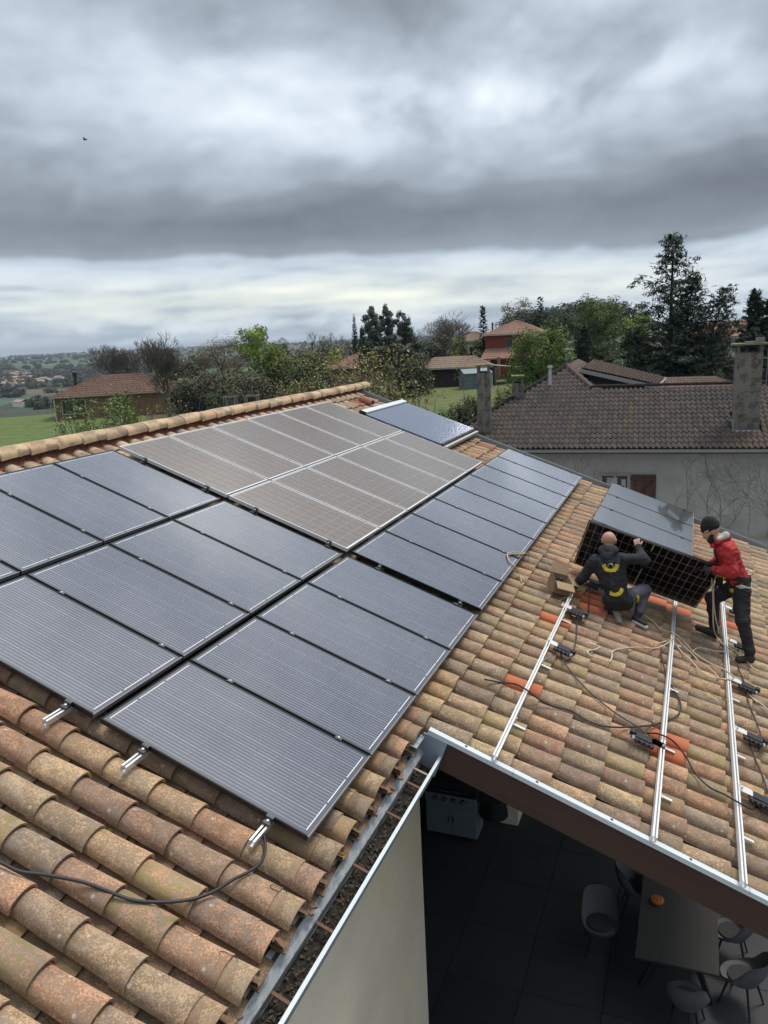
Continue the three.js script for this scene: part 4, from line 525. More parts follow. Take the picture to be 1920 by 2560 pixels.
// ---------- terrace furniture under the lower roof ----------
const FL = -7.9;
{
  const blackM = std([.010, .011, .012], .6), greyMetal = std([.22, .26, .29], .5, { metalness: .1 });
  const g = thing('gas_barbecue', 'grey gas barbecue cabinet with four round knobs, two doors and a black hood', 'barbecue', V3(8.43, FL, 2.93));
  const w = .96, h = .88;    // front towards -x
  mesh('cabinet', [rbox(.46, h - .1, w, .01, .25, .08 + (h - .1) / 2, 0)], greyMetal, g);
  mesh('control_panel', [rbox(.06, .15, w + .01, .012, .02, h - .05, 0)], greyMetal, g);
  for (const s of [-1, 1]) { const d = mesh('door', rbox(.02, .56, w / 2 - .012, .004, .012, .38, s * w / 4), greyMetal, g); mesh('handle', rbox(.02, .12, .015, .005, -.008, .42, s * .045), blackM, d); }
  for (let i = 0; i < 4; i++) { const k = mesh('knob', new THREE.CylinderGeometry(.034, .036, .05, 16).rotateZ(Math.PI / 2).translate(-.035, h - .045, -.27 + i * .17), blackM, g); mesh('knob_cap', new THREE.CylinderGeometry(.02, .026, .014, 14).rotateZ(Math.PI / 2).translate(-.066, h - .045, -.27 + i * .17), std([.5, .5, .5], .25, { metalness: .9 }), k); }
  mesh('igniter', new THREE.CylinderGeometry(.012, .012, .02, 10).rotateZ(Math.PI / 2).translate(-.02, h - .045, .33), blackM, g);
  const hood = new THREE.CylinderGeometry(.27, .27, w, 20, 1, false, 0, Math.PI).rotateX(Math.PI / 2).rotateZ(Math.PI / 2).translate(.27, h + .10, 0);
  mesh('hood', [hood, box(.54, .12, w, .27, h + .06, 0)], blackM, g); mesh('hood_handle', [bar(V3(-.05, h + .14, -.3), V3(-.05, h + .14, .3), .014, .014, 8), box(.06, .02, .02, -.02, h + .14, -.3), box(.06, .02, .02, -.02, h + .14, .3)], std([.25, .26, .27], .35, { metalness: .8 }), g);
  mesh('side_shelf', [rbox(.44, .03, .34, .008, .25, h - .01, w / 2 + .18)], blackM, g); mesh('side_burner', [new THREE.CylinderGeometry(.22, .26, .34, 24).translate(.26, h - .2, w / 2 + .26)], blackM, g);
  for (const s of [-1, 1]) for (const x of [.06, .44]) mesh('caster', new THREE.CylinderGeometry(.04, .04, .03, 12).rotateX(Math.PI / 2).translate(x, .04, s * .33), blackM, g);
}
{
  const t = thing('dining_table', 'dark grey rectangular dining table under the roof edge', 'table', V3(6.92, FL, 6.87)), wood = std([.046, .045, .041], .75, { map: tex(512, 512, (i, j) => { const n = fbm(i / 90, j / 9, 4), p = i % 128 < 2 ? .6 : 1, b = tileN(i, j, 512, 512, 5); const v = (.6 + .5 * n + .3 * b) * p; return [v, v * .99, v * .94]; }) });
  mesh('tabletop', rbox(2.3, .035, 1.06, .006, 0, .7325, 0), wood, t);
  for (const x of [-.8, .8]) for (const s of [-1, 1]) mesh('leg', beam(V3(x, .71, s * .2), V3(x + Math.sign(x) * .05, 0, s * .46), .05, .07), std([.015, .015, .016], .6), t);
  mesh('stretcher', box(1.24, .04, .04, 0, .68, 0), std([.015, .015, .016], .6), t);
  const p = thing('orange_lantern', 'squat orange clay lantern with dark holes in its lid standing on the dining table', 'lantern', atY(1643, 2256, FL + .75)), cl = std([.42, .135, .03], .8);
  mesh('bowl', new THREE.LatheGeometry([[0, 0], [.07, 0], [.094, .022], [.098, .045], [.09, .06]].map(a => new THREE.Vector2(...a)), 24), cl, p); const lid = mesh('lid', new THREE.LatheGeometry([[.096, .058], [.08, .072], [.04, .08], [0, .082]].map(a => new THREE.Vector2(...a)), 24), cl, p);
  for (let i = 0; i < 7; i++) { const a = i / 6 * Math.PI * 2, r = i === 6 ? 0 : .05; mesh('hole', new THREE.CylinderGeometry(.011, .011, .004, 6).translate(Math.cos(a) * r, .0795 + (i === 6 ? .003 : -.001), Math.sin(a) * r), std([.01, .006, .004], 1), lid); }
}
{
  const felt = std([.12, .125, .13], .9, { map: weave }), dark = std([.045, .046, .048], .95, { map: weave }), legM = std([.012, .012, .012], .5);
  const shell = () => { const N = 40, Mr = 12, P = (i, t) => { const a = i / N * Math.PI * 2, bk = .5 - .5 * Math.cos(a), rim = .455 + .09 * sstep(.12, .5, bk) + .30 * sstep(.45, .92, bk), k = sstep(.42, 1, t), r = t < .42 ? t / .42 * .195 : .195 + .075 * Math.sin(k * Math.PI / 2) + .05 * k * sstep(.6, 1, bk); return V3(Math.cos(a) * r * 1.02, .43 + .0 + (t < .42 ? .012 * (t / .42) ** 3 : .012 + (rim - .43) * Math.pow(clamp((t - .42) / .58), 1.4)), Math.sin(a) * r); }; const tr = [], tr2 = []; for (let i = 0; i < N; i++) for (let j = 0; j < Mr; j++) { const a = P(i, j / Mr), b = P(i + 1, j / Mr), c = P(i + 1, (j + 1) / Mr), d = P(i, (j + 1) / Mr); tr.push(a, c, b, a, d, c); const s = p => V3(p.x * 1.035, p.y - .016, p.z * 1.035); tr2.push(s(a), s(b), s(c), s(a), s(c), s(d)); } return [polys(tr), polys(tr2)]; };
  const [inn, out] = shell(); let proto;
  const chair = (label, p, yaw) => { let o; if (!proto) { proto = o = new THREE.Group(); mesh('outer_shell', out, felt, o); mesh('inner_shell', inn, felt, o); mesh('cushion', new THREE.CylinderGeometry(.185, .19, .035, 26).translate(0, .452, 0), dark, o); for (const sx of [-1, 1]) for (const sz of [-1, 1]) mesh('leg', bar(V3(sx * .12, .425, sz * .12), V3(sx * .22, 0, sz * .21), .018, .011, 8), legM, o); } else o = proto.clone(); o.name = numbered('tub_chair'); scene.add(o); o.position.copy(p); o.rotation.set(0, yaw, 0); tag(o, label, 'chair', 'grey tub chairs round the dining table'); };
  const pos = (x, y) => { const w = atY(x, y, FL + .5); w.y = FL; return w; };
  chair('grey tub chair standing alone left of the dining table, its dark seat towards us', pos(1500, 2300), Math.PI + .15);
  chair('grey tub chair at the near end of the dining table, back towards us', (w => { w.x += .25; w.y = FL; return w; })(atY(1719, 2476, FL + .80)), -.12);
  chair('grey tub chair pulled askew at the right near corner of the dining table', pos(1856, 2432), 1.1);
  chair('grey tub chair at the right long side of the dining table under the roof edge', pos(1830, 2322), 1.5);
  chair('grey tub chair tucked in at the left long side of the dining table', pos(1592, 2212), -1.5);
}
// ---------- neighbouring house with the dark roof ----------
const tileBrown = tex(512, 512, (i, j) => { const n = tileN(i, j, 512, 512, 5), m = tileN(j, i, 512, 512, 22), f = h2(i >> 1, j >> 1), y = sstep(.66, .74, tileN(i + 90, j, 512, 512, 9)); let c = [.049, .042, .039].map(v => v * (.6 + .55 * n + .5 * m + .2 * (f - .5))); return c.map((v, z) => mix(v, [.20, .13, .03][z], y * .6)); });
const greyRender = std([.35, .352, .345], .95, { map: tex(1024, 512, (i, j) => { const n = tileN(i, j, 1024, 512, 7), s = tileN(i, j * .3, 1024, 512, 16), f = vn(i / 2, j / 2), st = sstep(.50, .75, tileN(i + 300, j, 1024, 512, 5)) * sstep(.2, .9, j / 512 < .5 ? 1 - j / 256 : 0); const v = .66 + .42 * n + .14 * (s - .5) + .12 * (f - .5); return [v * mix(1, .62, st), v * mix(1, .55, st), v * mix(1, .36, st)]; }), bumpMap: clayBump, bumpScale: .006 });
const concrete = std([.20, .188, .17], .95, { map: tex(256, 512, (i, j) => { const n = tileN(i, j, 256, 512, 6), d = sstep(.45, .62, tileN(j, i, 256, 512, 9)), o = sstep(.66, .74, tileN(i + 40, j + 99, 256, 512, 7)); let v = .62 + .7 * n - .42 * d; return [mix(v, .95, o * .5), mix(v * .98, .62, o * .5), mix(v * .95, .12, o * .5)]; }), bumpMap: clayBump, bumpScale: .008 });
const NB = thing('neighbour_house', 'grey rendered neighbouring house with a dark brown tiled roof right of the solar roof', 'house', V3(24.85, -3.0, 5.70)); NB.rotation.y = -86 * Math.PI / 180;
{
  const p = 23 * Math.PI / 180, cp = Math.cos(p), sp = Math.sin(p), S = (e, s, n = 0) => V3(e, s * sp + n * cp, -s * cp + n * sp), EL = -8.3, ER = 12;
  const flat = std([.05, .042, .036], .95);
  const front = mesh('roof', prism([S(EL, 0, -.06), S(ER, 0, -.06), S(ER, 4.6, -.06), S(-2.54, 4.6, -.06), S(-3.68, 6.69, -.06)], V3(0, -.16, 0)), flat, NB); front.userData.label = 'dark front slope of ribbed tiles';
  // one ribbed tile: a roll and a pan
  const tm = [0, 1, 2, 3, 4].map(k => std([[1, 1, 1], [.76, .78, .82], [1.28, 1.17, 1.1], [1.5, 1.28, 1.15], [1.45, 1.25, .82]][k], .92, { map: tileBrown }));
  const tg = [...Array(4)].map((_, v) => { const N = 7, o = []; const w = .185, L = .40, prof = k => { const x = k / N; return .062 * Math.pow(Math.max(0, Math.sin(Math.PI * clamp(x / .62))), .8) - .004 * Math.sin(Math.PI * clamp((x - .62) / .38)); }; const u = []; for (let k = 0; k < N; k++) { const A = V3((k / N - .5) * w, prof(k), 0), B = V3(((k + 1) / N - .5) * w, prof(k + 1), 0), c = V3(B.x, B.y, -L), d = V3(A.x, A.y, -L), dn = V3(0, -.045, 0); o.push(A, B, c, A, c, d, A, A.clone().add(dn), B.clone().add(dn), A, B.clone().add(dn), B); const uu = q => [v * .37 + q.x * 1.2, v * .21 - q.z * 1.2]; for (const q of [A, B, c, A, c, d, A, A, B, A, B, B]) u.push(...uu(q)); } return polys(o, u); });
  const r = rngOf(61), list = [], W = .1845, X = .345;
  for (let s = .0, row = 0; s < 6.6; s += X, row++) for (let e = EL; e < 6.5; e += W) {
    const eL = mix(EL, -3.68, s / 6.69), eR = s + X < 4.75 ? 99 : mix(-2.54, -3.68, clamp((s - 4.6) / 2.09)); if (e < eL + .02 || e > eR - .06) continue;
    if (e > 2.36 && e < 3.32 && s > .85 && s < 2.4) continue;
    list.push([e + W / 2 + (r() - .5) * .008, s - .07 + (r() - .5) * .022, r() < .55 ? 0 : r() < .05 ? 4 : r() < .55 ? 1 : 2, Math.floor(r() * 4), (r() - .5) * .02, e > 1.9 && s < 1 || e > 3.3 ? 3 : -1]);
  }
  const M = (t, c = []) => new THREE.Matrix4().makeRotationX(p - .075).setPosition(S(t[0], t[1], .034 + t[4] * .2));
  const near = list.slice().sort((a, b) => a[1] - b[1]); near.forEach((t, i) => { if (i < 280) { const m = mesh('roof_tile', tg[t[3]], tm[t[5] > 0 ? 3 : t[2]], front); m.applyMatrix4(M(t)); } });
  const vc = std([1, 1, 1], .92, { map: tileBrown, vertexColors: true });
  const rest = near.slice(280).map(t => { const g = tg[t[3]].clone().applyMatrix4(M(t)), n = g.attributes.position.count, c = tm[t[5] > 0 ? 3 : t[2]].color; g.setAttribute('color', new THREE.Float32BufferAttribute([...Array(n)].flatMap(() => [c.r, c.g, c.b]), 3)); return g; });
  mesh('upper_roof_tiles', mergeGeometries(rest), vc, front).userData.kind = 'stuff';
  const capM = std([.115, .088, .072], .92, { map: tileBrown }), brownT = std([1.7, 1.4, 1.28], .92, { map: tileBrown });
  const capG = () => new THREE.CylinderGeometry(.10, .115, .42, 10, 1, true, -Math.PI / 2, Math.PI).rotateX(-Math.PI / 2);
  const caps = (a, b, m) => { const d = b.clone().sub(a), n = Math.ceil(d.length() / .36); for (let i = 0; i < n; i++) { const c = mesh('ridge_tile', capG(), m, front), q = a.clone().lerp(b, (i + .5) / n); c.position.copy(q); c.lookAt(0, 0, 0); c.quaternion.setFromRotationMatrix(new THREE.Matrix4().lookAt(b, a, V3(0, 1, 0))); c.position.y -= .015; } };
  caps(S(EL, 0, .04), S(-3.68, 6.69, .04), capM); caps(S(-2.54, 4.6, .04), S(-3.68, 6.69, .04), brownT); caps(S(-2.54, 4.6, .05), S(6.4, 4.6, .05), capM);
  // rear slopes
  const P = S(-3.68, 6.69), J = S(-2.54, 4.6), back = V3(0, 0, -7);
  const rt = []; const slopeTiles = (A, B, Cc, D, nx, ny, m, name) => { const o = []; for (let j = 0; j < ny; j++) for (let i = 0; i < nx; i++) { const f = (a, b) => A.clone().lerp(B, a).lerp(D.clone().lerp(Cc, a), b); for (let k = 0; k < 4; k++) { const h = q => V3(0, .05 * Math.abs(Math.sin(Math.PI * q)), 0), x0 = (i + k / 4) / nx, x1 = (i + (k + 1) / 4) / nx, y0 = j / ny, y1 = (j + 1) / ny, lift = V3(0, .03, 0); const a = f(x0, y0).add(h(k / 4)).add(lift), b = f(x1, y0).add(h((k + 1) / 4)).add(lift), c = f(x1, y1).add(h((k + 1) / 4)), d = f(x0, y1).add(h(k / 4)); o.push(a, b, c, a, c, d, a, a.clone().sub(lift), b.clone().sub(lift), a, b.clone().sub(lift), b); } } const q = mesh(name, polys(o, o.flatMap(v => [v.x * .9, v.z * .9])), m, NB); q.userData.kind = 'stuff'; q.userData.label = 'rows of brown tiles'; return q; };
  const dwn = V3(3.6, -2.1, 0);
  mesh('side_roof', prism([P.clone().add(back), P.clone(), J.clone(), J.clone().add(V3(2.5, -1.5, -1.0)), P.clone().add(dwn).add(back)], V3(0, -.15, 0)), flat, NB);
  slopeTiles(P.clone().add(dwn).add(V3(0, 0, -1.9)), P.clone().add(dwn).add(back), P.clone().add(back), P.clone().add(V3(0, 0, 0)), 22, 11, brownT, 'side_roof_tiles');
  slopeTiles(S(EL, 0, 0).add(V3(0, 0, -9)), S(EL, 0, 0), P.clone(), P.clone().add(back), 24, 15, capM, 'hip_roof_tiles');
  // low rear wing with its own lighter roof seen above the ridge
  NB.updateMatrixWorld(); const inv = NB.matrixWorld.clone().invert(), L = (x, y, D) => at(960 + x / 1.728, 560 + y / 1.728, D).applyMatrix4(inv);
  const a = L(850, 626, 33.4), b = L(905, 590, 36.6), c = L(1217, 667, 36), d = L(1188, 699, 32.6); mesh('rear_wing_roof', prism([a, d, c, b], V3(0, -.14, 0)), flat, NB); slopeTiles(a.clone().add(V3(0, .03, 0)), d.clone().add(V3(0, .03, 0)), c.clone().add(V3(0, .03, 0)), b.clone().add(V3(0, .03, 0)), 26, 8, std([1.75, 1.45, 1.3], .92, { map: tileBrown }), 'rear_wing_tiles');
  mesh('rear_wing_board', beam(a.clone().add(V3(0, -.08, .04)), d.clone().add(V3(0, -.08, .04)), .03, .16), std([.33, .33, .32], .8), NB); mesh('rear_wing_wall', prism([a.clone().add(V3(.3, -.16, -.4)), d.clone().add(V3(-.3, -.16, -.4)), d.clone().add(V3(-.3, -1.6, -.4)), a.clone().add(V3(.3, -1.6, -.4))], V3(0, 0, -2)), std([.10, .10, .10], .9), NB); void rt;
  mesh('barge_edge', beam(d, c, .04, .1), std([.5, .5, .48], .7), NB);
  // walls, gutter, window with a board shutter
  const yb = -3.7, wz = -.36; const hole = new THREE.Shape([[-7.6, yb], [12, yb], [12, -.06], [-7.6, -.06]].map(v => new THREE.Vector2(...v))); hole.holes.push(new THREE.Path([[-2.0, -2.2], [-2.0, -1.03], [-1.02, -1.03], [-1.02, -2.2]].map(v => new THREE.Vector2(...v))));
  const wg = new THREE.ExtrudeGeometry(hole, { depth: .3, bevelEnabled: false }).translate(0, 0, wz - .3); { const u = wg.attributes.uv; for (let i = 0; i < u.count; i++) u.setXY(i, u.getX(i) * .13, u.getY(i) * .26 + .02); }
  const wall = mesh('wall', wg, greyRender, NB); mesh('rear_block', box(4.5, 4.2, 8, -5.2, yb / 2, -4.8), greyRender, NB);
  mesh('gutter', [new THREE.CylinderGeometry(.055, .055, ER - EL, 10, 1, true, Math.PI / 2, Math.PI).rotateZ(Math.PI / 2).translate((EL + ER) / 2, -.10, .075)], std([.33, .35, .36], .5, { metalness: .4 }), NB); mesh('soffit', box(ER - EL, .02, .4, (EL + ER) / 2, -.17, -.16), std([.13, .12, .11], .9), NB);
  const wn = mesh('window', [box(1.0, .05, .06, -1.51, -1.055, wz - .07), box(.05, 1.14, .06, -1.045, -1.62, wz - .07), box(.05, 1.14, .06, -1.975, -1.62, wz - .07), box(.04, 1.1, .05, -1.5, -1.62, wz - .07)], std([.36, .36, .33], .7), wall); mesh('window_pane', [box(.42, 1.08, .01, -1.74, -1.62, wz - .09), box(.42, 1.08, .01, -1.26, -1.62, wz - .09)], new THREE.MeshPhysicalMaterial({ color: C(.03, .035, .04), roughness: .08, clearcoat: 1 }), wn); mesh('curtain', [box(.36, .5, .01, -1.60, -1.4, wz - .072), box(.14, .42, .01, -1.2, -1.42, wz - .072)], std([.36, .37, .42], .9), wn); mesh('lintel', box(1.1, .06, .06, -1.5, -1.0, wz + .01), std([.24, .24, .22], .9), wn);
  const plankM = [0, 1, 2].map(k => std([[.085, .05, .032], [.068, .042, .03], [.10, .062, .04]][k], .9, { map: tex(64, 256, (i, j) => { const v = .55 + .7 * fbm(i / 5, j / 50, 3); return [v, v * .95, v * .9]; }) })), sh = mesh('shutter', [box(.82, .07, .03, -.57, -1.17, wz + .075), box(.82, .07, .03, -.57, -2.0, wz + .075), beam(V3(-.94, -1.93, wz + .078), V3(-.2, -1.24, wz + .078), .06, .028)], plankM[1], NB);
  for (let i = 0; i < 8; i++) mesh('shutter_plank', box(.1, 1.16, .03, -.95 + .055 + i * .107, -1.60, wz + .04), plankM[i % 3], sh);
  // bare creeper on the wall
  const rv = rngOf(17), vine = []; const grow = (x, y, len, ang, th, dep) => { let px = x, py = y; const n = Math.ceil(len / .12); for (let i = 0; i < n; i++) { ang += (rv() - .5) * .55 + (1.57 - ang) * .06; const nx = px + Math.cos(ang) * .12, ny = py + Math.sin(ang) * .12; if (ny > -.15) return; vine.push(bar(V3(px, ny < -3.6 ? -3.6 : py, wz + .008), V3(nx, ny, wz + .008), th * .6, th * .55, 4)); px = nx; py = ny; th *= .97; if (dep && rv() < .24) grow(px, py, len * (.3 + .4 * rv()), ang + (rv() < .5 ? -1 : 1) * (.4 + .6 * rv()), th * .65, dep - 1); } };
  grow(1.0, -2.3, 1.9, 1.62, .010, 2); grow(1.95, -3.2, 3.0, 1.6, .013, 3); grow(1.8, -3.2, 2.4, 1.75, .011, 3); grow(2.2, -3.1, 2.6, 1.3, .010, 3); grow(3.0, -3.0, 2.6, 1.5, .009, 3); grow(.4, -2.6, 1.2, 1.4, .007, 2); grow(3.6, -3.2, 2.6, 1.7, .010, 3); grow(4.4, -3.2, 2.6, 1.6, .010, 2);
  for (let i = 0; i < 26; i++) grow(1.4 + 3 * rv(), -.2 - 2.2 * rv(), .25 + .4 * rv(), -1.57 + (rv() - .5) * .6, .004, 1);
  const vt = tag(mesh('wall_creeper', vine, std([.15, .14, .125], .95)), 'bare branching creeper stems spread over the grey neighbouring wall', 'creeper'); vt.position.copy(NB.position); vt.rotation.copy(NB.rotation);
  // chimneys
  const base = V3(2.835, 0, 0), zf = -1.03;
  const ch = mesh('chimney', [box(.83, 2.75, .62, 2.835, 1.72, zf - .31), ...[-1, 1].flatMap(s => [0, 1].map(k => box(.09, .26, .09, 2.835 + s * .36, 3.22, zf - .06 - k * .5)))], concrete, NB); ch.userData.label = 'broad weathered chimney with a slab cap at right';
  mesh('cap_slab', [box(1.12, .06, .84, 2.835, 3.385, zf - .31)], std([.24, .22, .16], .95, { map: concrete.map }), ch); mesh('cap_block', [box(.26, .17, .24, 3.16, 3.5, zf - .25), box(.5, .06, .3, 2.95, 3.44, zf - .3)], std([.22, .22, .21], .95), ch);
  mesh('flashing', [box(.92, .19, .03, 2.835, .36, zf + .03, -.25), box(.03, .5, .5, 2.41, .55, zf - .2)], std([.42, .44, .46], .45, { metalness: .4, map: zinc.map }), ch); mesh('wire', [bar(V3(2.43, .4, zf + .02), V3(2.43, 3.1, zf + .01), .006, .006, 4), bar(V3(2.4, 1.9, zf + .012), V3(3.26, 1.95, zf + .012), .005, .005, 4), bar(V3(2.4, 1.45, zf + .012), V3(3.26, 1.47, zf + .012), .005, .005, 4)], std([.3, .3, .3], .6), ch); void base;
}
{ // two freestanding looking chimneys of the rear wing, a flue, aerials
  const chim = (label, xl, xr, yt, yb, D, capW) => { const a = at(xl, yt, D), b = at(xr, yt, D), c = at((xl + xr) / 2, yb, D), w = a.distanceTo(b), h = a.y - c.y + 1.2, o = thing('chimney', label, 'chimney', V3(c.x, c.y - 1.2, c.z)); o.rotation.y = -86 * Math.PI / 180 + .12; mesh('stack', box(w, h - .32, w, 0, (h - .32) / 2, 0), concrete, o); for (const s of [-1, 1]) for (const k of [-1, 1]) mesh('support', box(w * .2, .24, w * .2, s * w * .38, h - .2, k * w * .38), concrete, o); mesh('cap', box(w * capW, .07, w * capW, 0, h - .05, 0), std([.28, .25, .15], .95, { map: concrete.map }), o); mesh('flue_mouth', box(w * .55, .05, w * .55, 0, h - .30, 0), std([.01, .01, .01], 1), o); };
  chim('tall narrow grey chimney standing left of the dark roof', 1195, 1228, 909, 1045, 30, 1.12);
  chim('short stubby chimney just behind the sloping edge of the dark roof', 1281, 1309, 937, 1000, 32, 1.12);
  const f = thing('flue_pipe', 'thin white flue pipe with a cap behind the dark roof edge', 'flue pipe', at(1375, 950, 32)); mesh('pipe', new THREE.CylinderGeometry(.06, .06, .7, 10).translate(0, .15, 0), std([.55, .55, .54], .6), f); mesh('cowl', new THREE.CylinderGeometry(.1, .1, .09, 10).translate(0, .53, 0), std([.5, .5, .5], .6), f);
  const aerial = (label, x, y, D, H, n, sc, yaw) => { const o = thing('aerial', label, 'aerial', at(x, y, D)); o.rotation.y = yaw; const m = std([.24, .25, .26], .5, { metalness: .5 }); mesh('mast', bar(V3(0, 0, 0), V3(0, H, 0), .018, .015, 6), m, o); const e = [bar(V3(-.5 * sc, H * .8, 0), V3(.5 * sc, H * .8 + .12 * sc, 0), .012, .012, 5)]; for (let i = 0; i < n; i++) { const q = -.45 + .9 * i / (n - 1); e.push(bar(V3(q * sc, H * .8 + .06 * sc + q * .12 * sc, -.28 * sc), V3(q * sc, H * .8 + .06 * sc + q * .12 * sc, .28 * sc), .007, .007, 4)); } mesh('antenna', e, m, o); };
  aerial('small square aerial on a mast at the peak of the dark roof', 1417, 925, 31, 1.0, 5, .35, .3);
  aerial('large many barred aerial on a mast beside the broad chimney at the right edge', 1911, 1040, 29.5, 2.6, 9, 1.1, 1.9);
}
// ---------- terrain ----------
const AZ = (x, z) => { let a = Math.atan2(z - CAM.z, x - CAM.x) * 180 / Math.PI + 21.1; return a; };   // degrees right of the middle of the view
function groundY(x, z) {
  const dx = x - CAM.x, dz = z - CAM.z, r = Math.hypot(dx, dz), a = AZ(x, z);
  const near = -8.0 + 1.45 * sstep(24, 46, r) + .9 * sstep(40, 110, r) * sstep(-6, 4, a) + 1.2 * sstep(60, 140, r) * sstep(4, 14, a);
  const edge = mix(95, 190, sstep(-20, -9, a)) + 90 * sstep(0, 12, a);
  const drop = sstep(edge, edge + 330, r), far = -46 + 11 * (fbm(x / 420 + 3, z / 420, 3) - .5) + 30 * sstep(1100, 3900, r) * (.62 + .5 * fbm(x / 900 + 9, z / 900 + 2, 4)) + 10 * sstep(3500, 6500, r) * fbm(x / 1500, z / 1500 + 4, 3);
  return mix(near + .25 * (fbm(x / 14, z / 14, 2) - .5) * sstep(30, 60, r), far, drop);
}
{
  const pos = [], idx = [], uv = [], NA = 300, rs = [0]; for (let i = 1; i <= 130; i++) rs.push(14 * Math.pow(1.0508, i) - 12); const S = 9000;
  for (let j = 0; j < rs.length; j++) for (let i = 0; i <= NA; i++) { const a = i / NA * 2 * Math.PI, x = CAM.x + Math.cos(a) * rs[j], z = CAM.z + Math.sin(a) * rs[j]; pos.push(x, groundY(x, z), z); uv.push((x + 600) / S, (z + 6600) / S); }
  for (let j = 0; j < rs.length - 1; j++) for (let i = 0; i < NA; i++) { const a = j * (NA + 1) + i, b = a + 1, c = a + NA + 2, d = a + NA + 1; idx.push(a, b, c, a, c, d); }
  const g = new THREE.BufferGeometry(); g.setAttribute('position', new THREE.Float32BufferAttribute(pos, 3)); g.setAttribute('uv', new THREE.Float32BufferAttribute(uv, 2)); g.setIndex(idx); g.computeVertexNormals();
  const fieldC = [[.045, .105, .035], [.06, .10, .045], [.055, .12, .03], [.12, .085, .055], [.105, .08, .055], [.08, .095, .045], [.035, .05, .025], [.05, .09, .055]];
  const map = tex(2048, 2048, (i, j) => { const x = i / 2048 * S - 600, z = j / 2048 * S - 6600; const wx = x + 60 * (fbm(x / 240, z / 240, 3) - .5), wz = z + 60 * (fbm(x / 240 + 7, z / 240 + 3, 3) - .5); const cs = 230, ca = .86, sa = .5, u = (wx * ca - wz * sa) / (cs * 1.5), v = (wx * sa + wz * ca) / cs; const row = Math.floor(v), ou = u + h2(row, 5) * 3, k = h2(Math.floor(ou), row), fu = ou - Math.floor(ou), fv = v - row; let c = fieldC[Math.floor(k * 8)]; const w = fbm(x / 520 + 40, z / 520, 4); if (w > .56) c = [.034, .040, .026]; const hedge = Math.min(fu * cs * 1.5, (1 - fu) * cs * 1.5, fv * cs, (1 - fv) * cs); if (hedge < 7) c = [.03, .038, .022]; const n = .8 + .4 * fbm(x / 30, z / 30, 2); return c.map(q => q * n); });
  struct('terrain', g, std([1, 1, 1], .97, { map }));
  const grassT = (a, b) => tex(512, 512, (i, j) => { const n = tileN(i, j, 512, 512, 9, 5), m = tileN(j, i, 512, 512, 40, 3), f = h2(i, j); return a.map((v, k) => mix(v, b[k], sstep(.35, .7, n)) * (.62 + .5 * m + .28 * f)); });
  const patch = (name, pts, m, lift, k = .06) => { const c = pts.reduce((s, p) => s.add(p), V3()).divideScalar(pts.length), o = [], n = 22; for (let e = 0; e < pts.length; e++) for (let i = 0; i < n; i++) for (let j = 0; j < 8; j++) { const A = pts[e], B = pts[(e + 1) % pts.length], f = (i, j) => { const q = A.clone().lerp(B, i / n).lerp(c, j / 8); q.y = groundY(q.x, q.z) + lift; return q; }; o.push(f(i, j), f(i, j + 1), f(i + 1, j + 1), f(i, j), f(i + 1, j + 1), f(i + 1, j)); } return struct(name, polys(o, o.flatMap(p => [p.x * k, p.z * k])), m); };
  const G0 = (x, y, d) => { const w = at(x, y, d); return w; };
  patch('lawn', [[-500, 1200, 26], [-400, 985, 130], [60, 990, 112], [300, 985, 108], [470, 1010, 70], [560, 1040, 45], [300, 1120, 30]].map(a => G0(...a)), std([1, 1, 1], 1, { map: grassT([.075, .12, .025], [.115, .15, .045]), bumpMap: clayBump, bumpScale: .05 }), .06, .12);
  patch('lawn', [[960, 1000, 40], [860, 960, 104], [1250, 952, 106], [1400, 960, 80], [1330, 1060, 36]].map(a => G0(...a)), std([1, 1, 1], 1, { map: grassT([.080, .115, .028], [.125, .135, .05]), bumpMap: clayBump, bumpScale: .05 }), .07, .12);
  const bounceGravel = std([.46, .43, .37], 1, { map: tex(256, 256, (i, j) => { const v = .7 + .4 * tileN(i, j, 256, 256, 30) + .2 * (h2(i, j) - .5); return [v, v, v]; }) });
  patch('added_bounce_gravel', [[-16, 4.6], [2.5, 4.6], [1.5, 20], [-16, 20]].map(a => V3(a[0], 0, a[1])), bounceGravel, .06, .5); patch('added_bounce_gravel', [[13.2, -6], [24.6, -6], [24.9, 16], [13.2, 16]].map(a => V3(a[0], 0, a[1])), bounceGravel, .06, .5);  // gravel sheets added to bounce light onto the walls of both houses
  patch('gravel_yard', [[480, 985, 92], [760, 975, 92], [820, 1010, 60], [620, 1020, 60]].map(a => G0(...a)), std([.12, .10, .08], 1, { map: clayBump }), .09, .1);
}
// ---------- trees and shrubs ----------
const leafMat = std([1, 1, 1], .85, { vertexColors: true }), bark = c => std(c, .95, { map: tex(64, 128, (i, j) => { const v = .6 + .7 * fbm(i / 5, j / 16, 3); return [v, v, v]; }) });
const barkGrey = bark([.15, .132, .115]), barkDark = bark([.05, .042, .035]), barkPale = bark([.19, .165, .14]), barkRed = bark([.10, .06, .042]);
